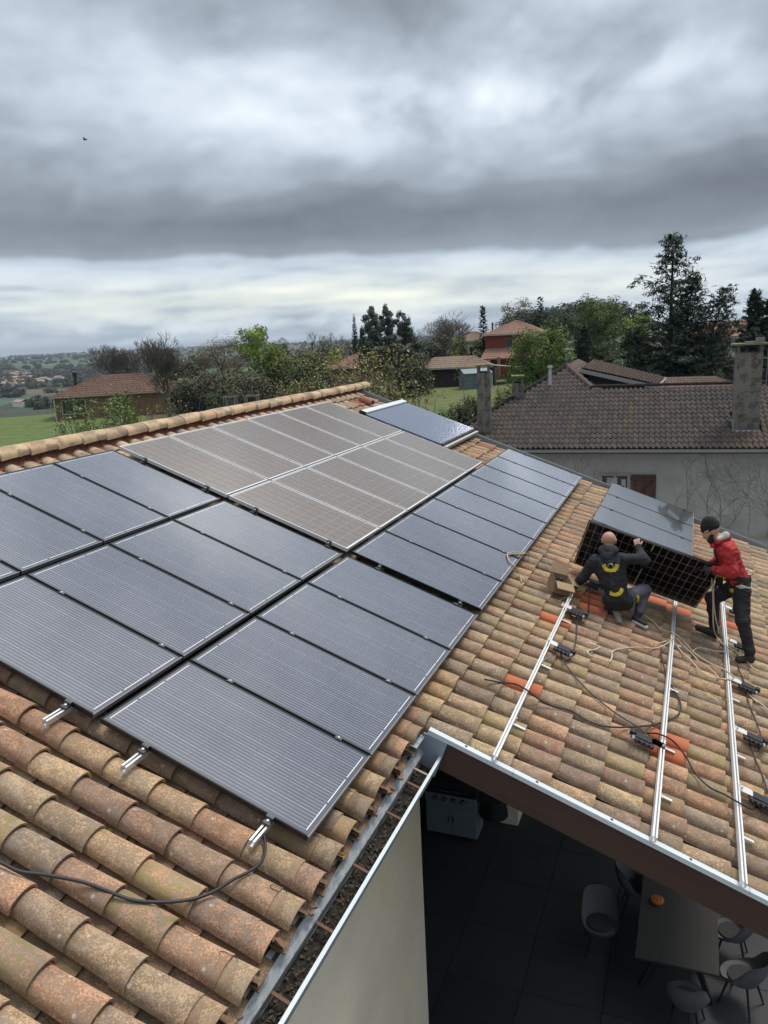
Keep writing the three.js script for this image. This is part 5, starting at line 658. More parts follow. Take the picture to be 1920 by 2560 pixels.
// many small leaves through lobes [x, y, z, rx, ry, rz]; cols are linear colours
function leaves(lobes, n, size, cols, seed, o = {}) {
  const r = rngOf(seed), pos = new Float32Array(n * 18), nor = new Float32Array(n * 18), col = new Float32Array(n * 18); const vol = lobes.map(l => Math.cbrt(l[3] * l[4] * l[5]) ** 2), tot = vol.reduce((a, b) => a + b); const P = V3(), N = V3(), A = V3(), Bv = V3(), T = V3(); let k = 0;
  for (let i = 0; i < n; i++) {
    let q = r() * tot, li = 0; while (q > vol[li] && li < lobes.length - 1) q -= vol[li++]; const l = lobes[li];
    let d; do { d = P.set(r() * 2 - 1, r() * 2 - 1, r() * 2 - 1).length(); } while (d > 1 || d < .05); const rr = Math.pow(r(), o.shell ?? .42) / d; N.copy(P).normalize(); P.multiplyScalar(rr);
    const px = l[0] + P.x * l[3], py = l[1] + P.y * l[4], pz = l[2] + P.z * l[5]; const cl = fbm3(px * (o.cf ?? .9) + seed, py * (o.cf ?? .9), pz * (o.cf ?? .9), 2); if (cl < (o.gap ?? .36) + .1 * r()) { i--; if (k++ > n * 6) break; continue; }
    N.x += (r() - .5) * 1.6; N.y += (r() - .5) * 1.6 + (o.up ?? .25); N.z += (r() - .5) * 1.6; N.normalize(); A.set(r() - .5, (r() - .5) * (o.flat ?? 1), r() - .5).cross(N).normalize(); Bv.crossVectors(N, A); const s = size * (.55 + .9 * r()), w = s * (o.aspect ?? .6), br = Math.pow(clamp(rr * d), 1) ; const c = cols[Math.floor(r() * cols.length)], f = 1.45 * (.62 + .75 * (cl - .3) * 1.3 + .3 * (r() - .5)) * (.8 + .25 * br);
    const pts = [[-.5, 0], [0, -.5], [.5, 0], [-.5, 0], [.5, 0], [0, .5]]; for (let v = 0; v < 6; v++) { const z = i * 18 + v * 3, bend = pts[v][1] ? -.12 * s : 0; pos[z] = px + A.x * pts[v][0] * s + Bv.x * pts[v][1] * w + N.x * bend; pos[z + 1] = py + A.y * pts[v][0] * s + Bv.y * pts[v][1] * w + N.y * bend; pos[z + 2] = pz + A.z * pts[v][0] * s + Bv.z * pts[v][1] * w + N.z * bend; nor[z] = N.x; nor[z + 1] = N.y; nor[z + 2] = N.z; col[z] = c[0] * f; col[z + 1] = c[1] * f; col[z + 2] = c[2] * f; }
  }
  const g = new THREE.BufferGeometry(); g.setAttribute('position', new THREE.BufferAttribute(pos, 3)); g.setAttribute('normal', new THREE.BufferAttribute(nor, 3)); g.setAttribute('color', new THREE.BufferAttribute(col, 3)); return g;
}
function limbs(H, R, seed, o = {}) {        // a branching skeleton; returns thick and thin pieces and the twig ends
  const r = rngOf(seed), thick = [], thin = [], ends = []; const go = (p, d, len, rad, dep) => { const n = dep > 2 ? 3 : 2; let a = p; for (let i = 0; i < n; i++) { d = d.clone().add(V3((r() - .5) * .35, (r() - .4) * .2, (r() - .5) * .35)).normalize(); const b = a.clone().addScaledVector(d, len / n), r1 = rad * (1 - .3 / n); (rad > (o.cut ?? .035) ? thick : thin).push(bar(a, b, Math.max(rad, o.min ?? 0), Math.max(r1, o.min ?? 0), rad > .06 ? 6 : 3)); rad = r1; a = b; if (dep > 0 && dep < (o.depth ?? 5) && r() < .6) { const e = d.clone().add(V3((r() - .5) * 2, .3 * r(), (r() - .5) * 2)).normalize(); go(a, e, len * .55, rad * .5, dep - 2 < 0 ? 0 : dep - 2); } } if (dep <= 0) { ends.push(a); return; } const k = dep > 3 ? (o.fork ?? 3) : 2 + (r() < .5 ? 1 : 0); for (let i = 0; i < k; i++) { const an = (i + r() * .6) / k * 6.283, sp = (o.spread ?? .65) * (.7 + .6 * r()), e = d.clone().add(V3(Math.cos(an) * sp, (o.rise ?? .18), Math.sin(an) * sp)).normalize(); go(a, e, len * (o.ratio ?? .74) * (.85 + .3 * r()), rad * .64, dep - 1); } };
  go(V3(0, -.2, 0), V3(0, 1, 0), H * (o.stem ?? .24), R, o.depth ?? 5); return { thick, thin, ends };
}
function treeAt(name, label, px, py, D, H0, cat = 'tree') { const p = at(px, py, D); const y = groundY(p.x, p.z), o = thing(name, label, cat, V3(p.x, y, p.z)); return { o, H: H0 ?? p.y - y }; }   // py is where the top shows
const GREEN = [[.088, .135, .026], [.105, .155, .032], [.075, .112, .023]], LIME = [[.17, .235, .035], [.20, .27, .045], [.14, .20, .03]], DARK = [[.020, .034, .018], [.026, .042, .022], [.016, .027, .016]], BLUE = [[.030, .045, .036], [.04, .058, .047], [.024, .036, .03]], OLIVE = [[.10, .105, .03], [.13, .13, .04], [.085, .085, .03]], BROWN = [[.085, .062, .042], [.075, .058, .04], [.10, .075, .045]];
function leafy(label, px, py, D, w, cols, seed, o = {}) {    // w: crown width in photo pixels
  const { o: t, H } = treeAt(o.name || 'leafy_tree', label, px, py, D, undefined, o.cat), R = w / FOC * D / 2, r = rngOf(seed), base = o.base ?? .22, lobes = [];
  const n = o.lobes ?? 9; lobes.push(o.point ? [0, H * .93, 0, R * .14, H * .07, R * .14] : [0, H * (base + (1 - base) * .52), 0, R * .72, H * (1 - base) * .44, R * .72]);
  for (let i = 0; i < n; i++) { const a = i * 2.4 + r(), f = i / n, y = H * (base + (1 - base) * (o.point ? .06 + .86 * f : .16 + .72 * f)), q = o.point ? R * (.15 + .75 * r()) * (1.05 - .85 * f) : R * (.62 - .42 * Math.abs(f - .35)), ps = o.point ? .95 - .6 * f : 1; lobes.push([Math.cos(a) * q, y, Math.sin(a) * q, R * (.36 + .16 * r()) * ps, H * (1 - base) * (.17 + .08 * r()) * (o.point ? .34 : 1), R * (.36 + .16 * r()) * ps]); }
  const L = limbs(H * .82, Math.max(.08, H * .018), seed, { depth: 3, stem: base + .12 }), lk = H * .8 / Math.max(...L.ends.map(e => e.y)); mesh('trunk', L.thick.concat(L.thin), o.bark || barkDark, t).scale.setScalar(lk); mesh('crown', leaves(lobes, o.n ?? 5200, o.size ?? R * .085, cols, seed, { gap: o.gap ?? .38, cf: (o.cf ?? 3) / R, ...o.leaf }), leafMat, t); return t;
}
function bareTree(label, px, py, D, seed, o = {}) { const { o: t, H } = treeAt('bare_tree', label, px, py, D), L = limbs(H, H * .021, seed, { depth: 7, fork: 3, spread: .55, rise: .22, ratio: .76, stem: .2, min: D * .00011, ...o }); const top = Math.max(...L.ends.map(e => e.y)), k = H / top; mesh('trunk', L.thick, o.bark || barkGrey, t).scale.setScalar(k); mesh('twigs', L.thin, o.bark || barkGrey, t).scale.setScalar(k); if (o.buds) mesh('buds', leaves(L.ends.map(e => [e.x * k, e.y * k, e.z * k, H * .035, H * .035, H * .035]), o.buds, H * .011, o.cols || OLIVE, seed + 1, { gap: 0, cf: 1 }), leafMat, t); return t; }
// needle tree: whorls of drooping boughs carrying flat sprays
function conifer(label, px, py, D, w, seed, o = {}) {
  const { o: t, H } = treeAt(o.name || 'conifer', label, px, py, D), R = w / FOC * D / 2, r = rngOf(seed), wood = [], pos = [], col = [], nor = []; const cols = o.cols || DARK, stems = o.stems || [[0, 0, 1, 1]];
  const plates = []; const spray = (p, d, s, c) => { const up = V3((r() - .5) * .5, 1, (r() - .5) * .5).normalize(), sd = V3().crossVectors(d, up).normalize(); for (let k = 0; k < 4; k++) { const q = p.clone().addScaledVector(d, k * s * .24), len = s * (.50 - .08 * k); for (const e of [-1, 1]) { const tip = q.clone().addScaledVector(sd, e * len).addScaledVector(d, len * .7).add(V3(0, (o.tip ?? -.12) * len + (r() - .5) * .1 * s, 0)), b = q.clone().addScaledVector(d, s * .26); const f = .7 + .6 * r(); for (const v of [q, tip, b]) { pos.push(v.x, v.y, v.z); nor.push(up.x, up.y, up.z); col.push(c[0] * f, c[1] * f, c[2] * f); } } } };
  for (const [sx, sz, hh, rr] of stems) {
    const SH = H * hh, top = V3(sx * R, SH, sz * R), foot = V3(sx * R * .12, 0, sz * R * .12), axis = f => { const q = foot.clone().lerp(top, f); q.x += Math.sin(f * 5 + sx) * .02 * R; return q; }; wood.push(bar(foot, axis(.5), H * .017 * rr, H * .011 * rr, 8), bar(axis(.5), axis(.8), H * .011 * rr, H * .006 * rr, 6), bar(axis(.8), top, H * .006 * rr, .01, 5));
    const n = o.boughs ?? 95; for (let i = 0; i < n; i++) {
      const f = mix(o.low ?? .14, .985, Math.pow(i / n, .85)), a = i * 2.39996 + r() * .7, wide = o.shape ? o.shape(f) : Math.pow(1 - f, .62) * .95 + .05; let len = R * rr * wide * (.42 + .75 * r()); if (r() < .14) len *= 1.35; let p = axis(f), d = V3(Math.cos(a), (o.rise ?? .30) + .35 * f, Math.sin(a)).normalize(); const steps = Math.max(3, Math.ceil(len / (R * .10))), st = len / steps, c = cols[Math.floor(r() * cols.length)];
      for (let k = 0; k < steps; k++) { const q = p.clone().addScaledVector(d, st); if (o.plates && k % 2 === 1) { const w = R * rr * (.06 + .06 * r()) * (1.15 - .5 * k / steps); plates.push([q.x, q.y - .03 * R, q.z, w * 1.25, w * .42, w * 1.25]); } if (k < steps - 1) wood.push(bar(p, q, Math.max(.008, len * .012 * (1 - k / steps)), Math.max(.006, len * .012 * (1 - (k + 1) / steps)), 3)); if (k > steps * (o.inner ?? .12)) { const m = (o.dense ?? 3) * 2; for (let z = 0; z < m; z++) { const e = d.clone().add(V3((r() - .5) * 1.3, (r() - .62) * .5, (r() - .5) * 1.3)).normalize(); spray(p.clone().lerp(q, r()), e, (o.size ?? R * .10) * (.6 + .6 * r()) * (1.1 - .5 * k / steps), c); } } p = q; d.y += (o.droop ?? -.10); d.x += (r() - .5) * .16; d.z += (r() - .5) * .16; d.normalize(); }
      spray(p, d, (o.size ?? R * .10) * .8, c);
    }
  }
  mesh('trunk', wood, o.bark || barkDark, t); if (o.fill) { const lb = []; for (const [sx, sz, hh, rr] of stems) for (let i = 0; i < 22; i++) { const f = mix(o.low ?? .14, .95, i / 22), q = (o.shape ? o.shape(f) : Math.pow(1 - f, .62)) * R * rr, a = i * 2.4; lb.push([sx * R * f + Math.cos(a) * q * .35, H * hh * f - .03 * H, sz * R * f + Math.sin(a) * q * .35, q * .5 + .05 * R, H * .035, q * .5 + .05 * R]); } mesh('inner_foliage', leaves(lb, o.fill, (o.size ?? .4) * .9, cols, seed + 3, { gap: .36, cf: 1.2, aspect: .28, shell: .5, flat: .5 }), leafMat, t); }
  if (o.plates) mesh('foliage_plates', leaves(plates, o.plates, (o.size ?? .4) * .8, cols, seed + 9, { gap: .3, cf: 1.5, aspect: .24, shell: .5, flat: .7, up: .6 }), leafMat, t);
  const g = new THREE.BufferGeometry(); g.setAttribute('position', new THREE.Float32BufferAttribute(pos, 3)); g.setAttribute('normal', new THREE.Float32BufferAttribute(nor, 3)); g.setAttribute('color', new THREE.Float32BufferAttribute(col, 3)); mesh('needles', g, leafMat, t); return t;
}
function shrub(label, px, py, D, w, cols, seed, o = {}) {    // upright stems with small leaves or buds
  const { o: t, H } = treeAt(o.name || 'shrub', label, px, py, D, undefined, 'shrub'), R = w / FOC * D / 2, r = rngOf(seed), st = [], lb = []; const n = o.stems ?? 34;
  for (let i = 0; i < n; i++) { const a = r() * 6.283, q = Math.sqrt(r()) * R * .55, x = Math.cos(a) * q * (o.wide ?? 1), z = Math.sin(a) * q, lean = (o.lean ?? .5), h = H * (.55 + .45 * r()) * .93; let p = V3(x, 0, z), d = V3(x / R * lean, 1, z / R * lean).normalize(); for (let k = 0; k < 5; k++) { const e = p.clone().addScaledVector(d, h / 5); st.push(bar(p, e, .03 * H / 3 * (1 - k * .17), .03 * H / 3 * (.83 - k * .17), 3)); if (k > (o.bald ?? 0)) { const s = h * (o.tuft ?? .085); lb.push([mix(p.x, e.x, .5), mix(p.y, e.y, .5), mix(p.z, e.z, .5), s, h * .12, s]); for (let y = 0; y < 2; y++) { const tw = V3((r() - .5) * 1.3, .9, (r() - .5) * 1.3).normalize(), f = e.clone().addScaledVector(tw, h * .14); st.push(bar(e, f, .008, .005, 3)); lb.push([f.x, f.y, f.z, s * .8, h * .08, s * .8]); } } p = e; d.add(V3((r() - .5) * .2, .03, (r() - .5) * .2)).normalize(); } }
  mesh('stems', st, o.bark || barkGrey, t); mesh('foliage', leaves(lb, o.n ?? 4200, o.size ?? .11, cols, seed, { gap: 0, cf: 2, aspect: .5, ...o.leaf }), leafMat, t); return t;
}
// left side
bareTree('slender bare grey tree behind the left end of the brown walled house roof', 288, 858, 118, 11, { spread: .55 });
bareTree('large bare spreading tree whose branches cover the right half of the brown house roof', 402, 828, 82, 22, { spread: .55, fork: 3, stem: .16, rise: .3 });
bareTree('thin bare sapling between the two bigger bare trees', 345, 868, 120, 27, { spread: .4, depth: 5 });
leafy('reddish brown budding tree right of the large bare tree', 548, 832, 100, 185, [[.12, .088, .058], [.105, .08, .055], [.135, .10, .062], [.10, .105, .042], [.12, .11, .055]], 33, { base: .06, n: 9000, gap: .3, size: .24, leaf: { shell: .6, aspect: .25 }, bark: barkRed, name: 'budding_tree', lobes: 12 });
leafy('dusky green broad bush tree low in front of the reddish brown tree', 466, 880, 104, 150, [[.075, .082, .038], [.09, .085, .045], [.06, .07, .034]], 34, { base: .05, n: 5200, gap: .3, size: .3 });
leafy('bright light green tree with an open crown and visible trunk on the skyline', 626, 808, 135, 118, LIME, 44, { base: .42, n: 5200, size: .34, gap: .4, lobes: 9 });
leafy('fresh green rounded tree in front of the open crowned light green tree', 672, 856, 96, 124, [[.11, .16, .03], [.13, .18, .036], [.09, .13, .026]], 55, { base: .05, n: 9000, size: .26, lobes: 12 });
leafy('grey green lower tree right of the fresh green rounded tree', 742, 880, 94, 135, [[.085, .11, .04], [.07, .09, .036], [.10, .12, .045]], 56, { base: .05, n: 7500, size: .25, gap: .33 });
leafy('hazy green small tree on the skyline right of the open crowned tree', 698, 842, 150, 66, [[.085, .11, .04], [.07, .095, .035]], 57, { base: .15, n: 2200, size: .3 });
bareTree('sparse budding tree with thin upright branches on the skyline', 812, 826, 142, 66, { buds: 1100, cols: [[.13, .13, .06], [.11, .11, .05]], spread: .5, depth: 5, bark: barkPale });
bareTree('second sparse budding tree just right of the first on the skyline', 852, 835, 146, 67, { buds: 700, cols: [[.13, .13, .06]], spread: .45, depth: 5, bark: barkPale });
leafy('small vivid green ball shaped tree left of the thin cypress', 836, 868, 122, 56, LIME, 77, { base: .15, n: 2600, size: .3, gap: .3 });
leafy('brownish thicket below the sparse budding trees', 785, 862, 128, 150, [[.10, .09, .055], [.085, .09, .045], [.115, .10, .062]], 78, { base: .03, n: 7000, size: .34, gap: .28 });
leafy('dark hedge mass at the foot of the brown and green trees', 600, 925, 90, 260, [[.058, .068, .034], [.07, .074, .042], [.078, .07, .044]], 79, { base: .0, n: 9000, size: .3, gap: .2, lobes: 14, name: 'hedge', cat: 'hedge' });
leafy('dark green hedge mass left of the wooden frame', 470, 935, 88, 150, [[.058, .07, .035], [.07, .074, .042]], 80, { base: .0, n: 5200, size: .28, gap: .2, name: 'hedge', cat: 'hedge' });
{ const { o: t, H } = treeAt('cypress', 'thin tall dark cypress rising alone on the skyline', 884, 781, 120), R = .95, lb = []; for (let i = 0; i < 16; i++) { const f = i / 16; lb.push([0, H * (.06 + .93 * f), 0, R * Math.min(1, (1 - f) * 1.5 + .1) * (.55 + .45 * Math.sin(Math.min(1, f * 4) * 1.57)), H * .06, R * Math.min(1, (1 - f) * 1.5 + .1)]); } mesh('trunk', bar(V3(0, 0, 0), V3(0, H * .5, 0), .2, .1, 6), barkDark, t); mesh('crown', leaves(lb, 4200, .26, [[.014, .022, .014], [.02, .03, .018]], 88, { gap: .1, aspect: .4, up: 1 }), leafMat, t); }
const PB = [[.052, .07, .052], [.066, .084, .062], [.04, .055, .042]], piney = { base: .34, point: 1, lobes: 24, gap: .36, n: 6500, leaf: { aspect: .28, shell: .5 }, size: .36, name: 'conifer' };
leafy('blue grey conifer with a pointed top, leftmost of the clump by the cypress', 928, 760, 90, 112, PB, 91, piney);
leafy('blue grey conifer with a pointed top, middle of the clump by the cypress', 963, 758, 94, 96, PB, 92, piney);
leafy('broader blue grey conifer, rightmost of the clump by the cypress', 1006, 770, 92, 130, PB, 93, piney);
leafy('short blue grey conifer beside the cypress', 905, 812, 92, 44, PB, 94, piney);
leafy('dark green bushes under the blue grey conifers', 1020, 880, 92, 150, [[.055, .07, .032], [.068, .08, .038]], 95, { base: .02, n: 5600, size: .28, gap: .25, name: 'hedge', cat: 'hedge' });
bareTree('pale bare tree with a rounded crown of fine twigs behind the dark conifers', 1112, 776, 128, 99, { spread: .7, fork: 4, bark: barkPale, depth: 6 });
leafy('dull olive tree below the pale bare crown', 1085, 835, 112, 100, [[.055, .06, .03], [.065, .065, .035], [.05, .05, .03]], 100, { base: .05, n: 5200, size: .28, gap: .3 });
leafy('yellow green tree left of the red house', 1146, 833, 108, 62, [[.10, .125, .028], [.085, .11, .026]], 101, { base: .05, n: 3600, size: .24 });
leafy('brown and olive tree close to the left wall of the red house', 1205, 838, 122, 66, [[.09, .085, .03], [.10, .08, .035], [.07, .08, .03]], 102, { base: .1, n: 3200, size: .28 });
conifer('small dark spruce standing above the olive tree near the red house', 1207, 765, 120, 42, 103, { low: .35, boughs: 60, size: .5, cols: BLUE, shape: f => Math.pow(1 - f, .8) + .08 });
{ // palm
  const { o: t, H } = treeAt('palm_tree', 'small palm with arching fronds beside the red house', 1180, 866, 108); mesh('trunk', bar(V3(0, 0, 0), V3(0, H * .75, 0), .16, .13, 8), barkDark, t); const r = rngOf(6), fr = []; for (let i = 0; i < 20; i++) { const a = i * 2.4; let p = V3(0, H * .75, 0), d = V3(Math.cos(a), .5 + .9 * r(), Math.sin(a)).normalize(); for (let k = 0; k < 6; k++) { const q = p.clone().addScaledVector(d, .33); const s = V3().crossVectors(d, V3(0, 1, 0)).normalize().multiplyScalar(.2 * (1 - k / 7)); fr.push(quadG(p.clone().add(s), p.clone().sub(s), q.clone().sub(s), q.clone().add(s))); p = q; d.y -= .26; d.normalize(); } } mesh('fronds', fr, std([.04, .055, .025], .8), t); }
// right side
const pine = (label, px, py, D, w, seed, th = .2) => { const { o: t, H } = treeAt('umbrella_pine', label, px, py, D), R = w / FOC * D / 2, r = rngOf(seed), lb = []; for (let i = 0; i < 26; i++) { const a = i * 2.4, q = R * Math.sqrt(i / 26) * .86; lb.push([Math.cos(a) * q, H * (1 - th * .6) - .45 * H * th * (q / R) ** 2, Math.sin(a) * q, R * .32, H * th * .5, R * .32]); } const L = limbs(H * .8, H * .022, seed, { depth: 3, stem: .55, spread: .9 }), lk = H * .8 / Math.max(...L.ends.map(e => e.y)); mesh('trunk', L.thick.concat(L.thin), barkRed, t).scale.setScalar(lk); mesh('crown', leaves(lb, 13000, R * .07, DARK, seed, { gap: .2, cf: 2.4 / R, aspect: .35, up: .5 }), leafMat, t); return t; };
leafy('pale yellow budding tree peeping out left of the dark umbrella pines', 1290, 740, 155, 96, [[.22, .19, .10], [.19, .165, .085], [.15, .135, .07]], 110, { base: .3, n: 3000, size: .34, gap: .42 });
pine('dark umbrella pine, left of the two with a flat dome crown', 1345, 756, 130, 210, 111, .45);
pine('taller dark umbrella pine, right of the two behind the green trees', 1470, 736, 138, 290, 112, .5);
conifer('small dark conifer tip on the left shoulder of the umbrella pines', 1351, 741, 126, 44, 113, { low: .55, boughs: 40, size: .45 });
leafy('broad rounded green tree in front of the red house', 1352, 806, 74, 196, GREEN, 120, { base: .03, n: 15000, size: .2, gap: .34, lobes: 14 });
leafy('light green tree with a domed crown in front of the tall umbrella pine', 1502, 737, 104, 150, [[.078, .105, .026], [.09, .12, .03], [.065, .088, .024]], 121, { base: .05, n: 12000, size: .24, gap: .36, lobes: 13 });
leafy('bright yellow green tree between the domed tree and the big cedar', 1592, 772, 108, 96, LIME, 122, { base: .05, n: 5200, size: .26 });
conifer('blue dark bushy conifer right of the broad green tree', 1458, 816, 82, 82, 123, { cols: BLUE, low: .04, boughs: 80, dense: 1, size: .42, fill: 4000, plates: 14000, droop: -.04, shape: f => Math.pow(1 - f, .4) * .9 + .1, inner: .3 });
conifer('olive tinged conifer spreading low left of the big cedar', 1500, 868, 62, 150, 124, { cols: [[.055, .06, .022], [.07, .07, .025], [.04, .05, .022]], low: .05, boughs: 80, dense: 1, size: .4, fill: 5000, plates: 16000, shape: f => Math.pow(1 - f, .5) * .95 + .05 });
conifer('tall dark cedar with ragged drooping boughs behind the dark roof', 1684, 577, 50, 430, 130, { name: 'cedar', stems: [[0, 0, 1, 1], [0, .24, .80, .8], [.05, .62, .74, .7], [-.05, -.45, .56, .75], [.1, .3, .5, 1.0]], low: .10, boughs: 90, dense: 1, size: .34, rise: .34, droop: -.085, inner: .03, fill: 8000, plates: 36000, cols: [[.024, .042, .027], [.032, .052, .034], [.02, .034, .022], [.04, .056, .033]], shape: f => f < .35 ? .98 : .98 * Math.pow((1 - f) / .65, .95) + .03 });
conifer('dark leaning conifer at the right edge of the view', 1890, 722, 62, 170, 131, { low: .12, boughs: 90, dense: 1, size: .4, rise: .34, fill: 4000, plates: 18000, stems: [[0, 0, 1, 1], [0, .5, .95, .9]] });
conifer('low blue green conifer beside the broad chimney', 1880, 830, 46, 150, 132, { cols: BLUE, low: .05, boughs: 80, dense: 1, size: .34, fill: 3500, plates: 14000, shape: f => Math.pow(1 - f, .45) });
leafy('leafy dark undergrowth at the foot of the cedar', 1640, 900, 54, 260, [[.022, .036, .02], [.03, .044, .024], [.04, .036, .03]], 133, { base: 0, n: 9000, size: .2, gap: .3, lobes: 12, name: 'hedge', cat: 'hedge' });
leafy('rust brown leafed tree left of the orange roofed white house', 1800, 800, 66, 90, [[.09, .05, .035], [.075, .055, .035]], 134, { base: .1, n: 5600, size: .2 });
// shrubs and hedges
shrub('broad yellow green flowering shrub behind the ridge end', 812, 896, 34, 210, [[.19, .175, .05], [.22, .195, .07], [.14, .145, .04], [.30, .265, .16]], 140, { stems: 70, n: 13000, size: .125, wide: 1.1, lean: .35, tuft: .12 });
shrub('yellow green flowering shrub beside the far verge of the roof', 955, 900, 31, 190, [[.155, .15, .042], [.19, .175, .055], [.12, .125, .038], [.26, .235, .13]], 141, { stems: 70, n: 12500, size: .12, lean: .35, tuft: .12 });
shrub('smaller yellow green shrub leaning out next to the lawn', 1002, 940, 27, 90, [[.12, .115, .03], [.09, .095, .03]], 142, { stems: 24, n: 3000, size: .09 });
leafy('dense dark green bush under the yellow green shrubs', 930, 930, 40, 170, [[.06, .075, .03], [.075, .085, .034], [.09, .09, .038]], 143, { base: 0, n: 7000, size: .14, gap: .25, name: 'bush', cat: 'shrub' });
shrub('white budded shrub with upright twigs just beyond the ridge', 455, 985, 24, 200, [[.30, .26, .20], [.17, .15, .07], [.12, .12, .05], [.10, .085, .05]], 144, { stems: 50, n: 3000, size: .06, bald: 1, lean: .4 });
shrub('white budded shrub half hidden behind the ridge, right of the larger one', 590, 988, 30, 120, [[.28, .25, .19], [.15, .14, .06], [.12, .11, .05]], 145, { stems: 26, n: 1500, size: .06, bald: 1 });
shrub('leafy bright green shrub with pale flowers in front of the brown house', 222, 1000, 42, 130, [[.10, .155, .03], [.085, .13, .028], [.13, .17, .04], [.35, .36, .20]], 146, { stems: 60, n: 11000, size: .11, lean: .6 });
leafy('soft green willowy tree before the brown house wall', 300, 975, 62, 84, [[.085, .12, .03], [.10, .135, .035]], 147, { base: .05, n: 7000, size: .15 });
shrub('yellow flowered weeds growing along the garden fence', 360, 1020, 46, 150, [[.12, .14, .03], [.09, .11, .03], [.30, .28, .06]], 148, { stems: 44, n: 3600, size: .09 });
leafy('round dark green bush left of the wooden frame', 530, 977, 72, 50, [[.045, .066, .02], [.055, .078, .024]], 149, { base: 0, n: 3200, size: .18, gap: .28, name: 'bush', cat: 'shrub' });
leafy('clipped hedge along the right of the lawn, nearest piece', 1120, 1010, 46, 74, [[.035, .052, .022], [.045, .062, .024]], 150, { base: 0, n: 4200, size: .13, gap: .26, name: 'hedge', cat: 'hedge' });
leafy('brownish clipped hedge piece standing tall beside the narrow chimney', 1160, 985, 48, 66, [[.05, .056, .03], [.06, .06, .034], [.04, .05, .026]], 151, { base: 0, n: 4200, size: .13, gap: .26, name: 'hedge', cat: 'hedge' });
leafy('dark hedge piece just left of the tall narrow chimney', 1192, 978, 52, 50, [[.032, .045, .022], [.04, .052, .025]], 152, { base: 0, n: 3400, size: .13, gap: .26, name: 'hedge', cat: 'hedge' });
leafy('yellow green bush between the two chimneys', 1262, 958, 50, 70, [[.085, .11, .025], [.11, .125, .03], [.06, .085, .022]], 153, { base: 0, n: 4600, size: .13, gap: .3, name: 'bush', cat: 'shrub' });
leafy('small light green bush at the roof verge below the hedge', 1112, 1032, 36, 40, [[.10, .16, .03], [.08, .13, .03]], 154, { base: 0, n: 1800, size: .11, gap: .3, name: 'bush', cat: 'shrub' });
bareTree('leafless reddish shrub poking up between the solar roof and the grey wall', 1385, 1105, 21.5, 155, { depth: 5, spread: .6, fork: 4, stem: .62, ratio: .6, bark: barkRed, cut: .02 });
// ---------- other buildings and far landscape ----------
const roofTex = (a, b) => tex(256, 256, (i, j) => { const n = fbm(i / 14, j / 14, 3), k = h2(Math.floor(i / 6), Math.floor(j / 9)); return a.map((v, q) => mix(v, b[q], k) * (.7 + .5 * n)); });
const pinkRoof = std([1, 1, 1], .92, { map: roofTex([.27, .135, .095], [.23, .155, .12]) }), brownRoof = std([1, 1, 1], .92, { map: roofTex([.08, .05, .038], [.16, .088, .06]) }), paleRoof = std([1, 1, 1], .92, { map: roofTex([.25, .165, .12], [.20, .15, .115]) });
// ribbed tiled plane between A-B (eave) and D-C (ridge)
function ribbed(A, B, Cc, D, pitch, rows, m, parent, name = 'roof') { const nx = Math.max(2, Math.round(A.distanceTo(B) / pitch)), o = [], dn = V3(0, -.03, 0); const f = (a, b) => A.clone().lerp(B, a).lerp(D.clone().lerp(Cc, a), b), h = q => .055 * Math.abs(Math.sin(Math.PI * q)); for (let j = 0; j < rows; j++) for (let i = 0; i < nx; i++) for (let k = 0; k < 3; k++) { const x0 = (i + k / 3) / nx, x1 = (i + (k + 1) / 3) / nx, a = f(x0, j / rows), b = f(x1, j / rows), c = f(x1, (j + 1) / rows), d = f(x0, (j + 1) / rows); a.y += h(k / 3) + .03; d.y += h(k / 3); b.y += h((k + 1) / 3) + .03; c.y += h((k + 1) / 3); o.push(a, b, c, a, c, d, a, a.clone().add(dn), b.clone().add(dn), a, b.clone().add(dn), b); } const under = prism([A, B, Cc, D], V3(0, -.12, 0)); return mesh(name, [polys(o, o.flatMap(v => [(v.x + v.y) * .22, (v.z + v.y) * .22])), under], m, parent); }
function hipHouse(label, p, yaw, W, L, hw, hr, wallM, roofM, o = {}) {   // origin at the middle of the ground plan; W along x, L along z
  const t = thing(o.name || 'house', label, 'house', p, o.group); t.rotation.y = yaw; const e = .45, x = W / 2 + e, z = L / 2 + e, rl = o.ridge ?? Math.max(0, W / 2 - L / 2), q = [V3(-x, hw, z), V3(x, hw, z), V3(x, hw, -z), V3(-x, hw, -z)], r = [V3(-rl, hw + hr, 0), V3(rl, hw + hr, 0)];
  mesh('wall', box(W, hw + .6, L, 0, hw / 2 - .3, 0), wallM, t); const n = o.rows ?? 11, pt = o.pitch ?? .28; ribbed(q[0], q[1], r[1], r[0], pt, n, roofM, t); ribbed(q[2], q[3], r[0], r[1], pt, n, roofM, t); ribbed(q[1], q[2], r[1], r[1], pt, n, roofM, t); ribbed(q[3], q[0], r[0], r[0], pt, n, roofM, t); mesh('eave_board', [box(2 * x, .16, .05, 0, hw - .06, z), box(.05, .16, 2 * z - .06, -x, hw - .06, 0), box(.05, .16, 2 * z - .06, x, hw - .06, 0)], std([.42, .38, .33], .8), t); return t;
}
const winM = new THREE.MeshPhysicalMaterial({ color: C(.025, .03, .035), roughness: .1, clearcoat: 1 }), whiteM = std([.62, .62, .60], .7);
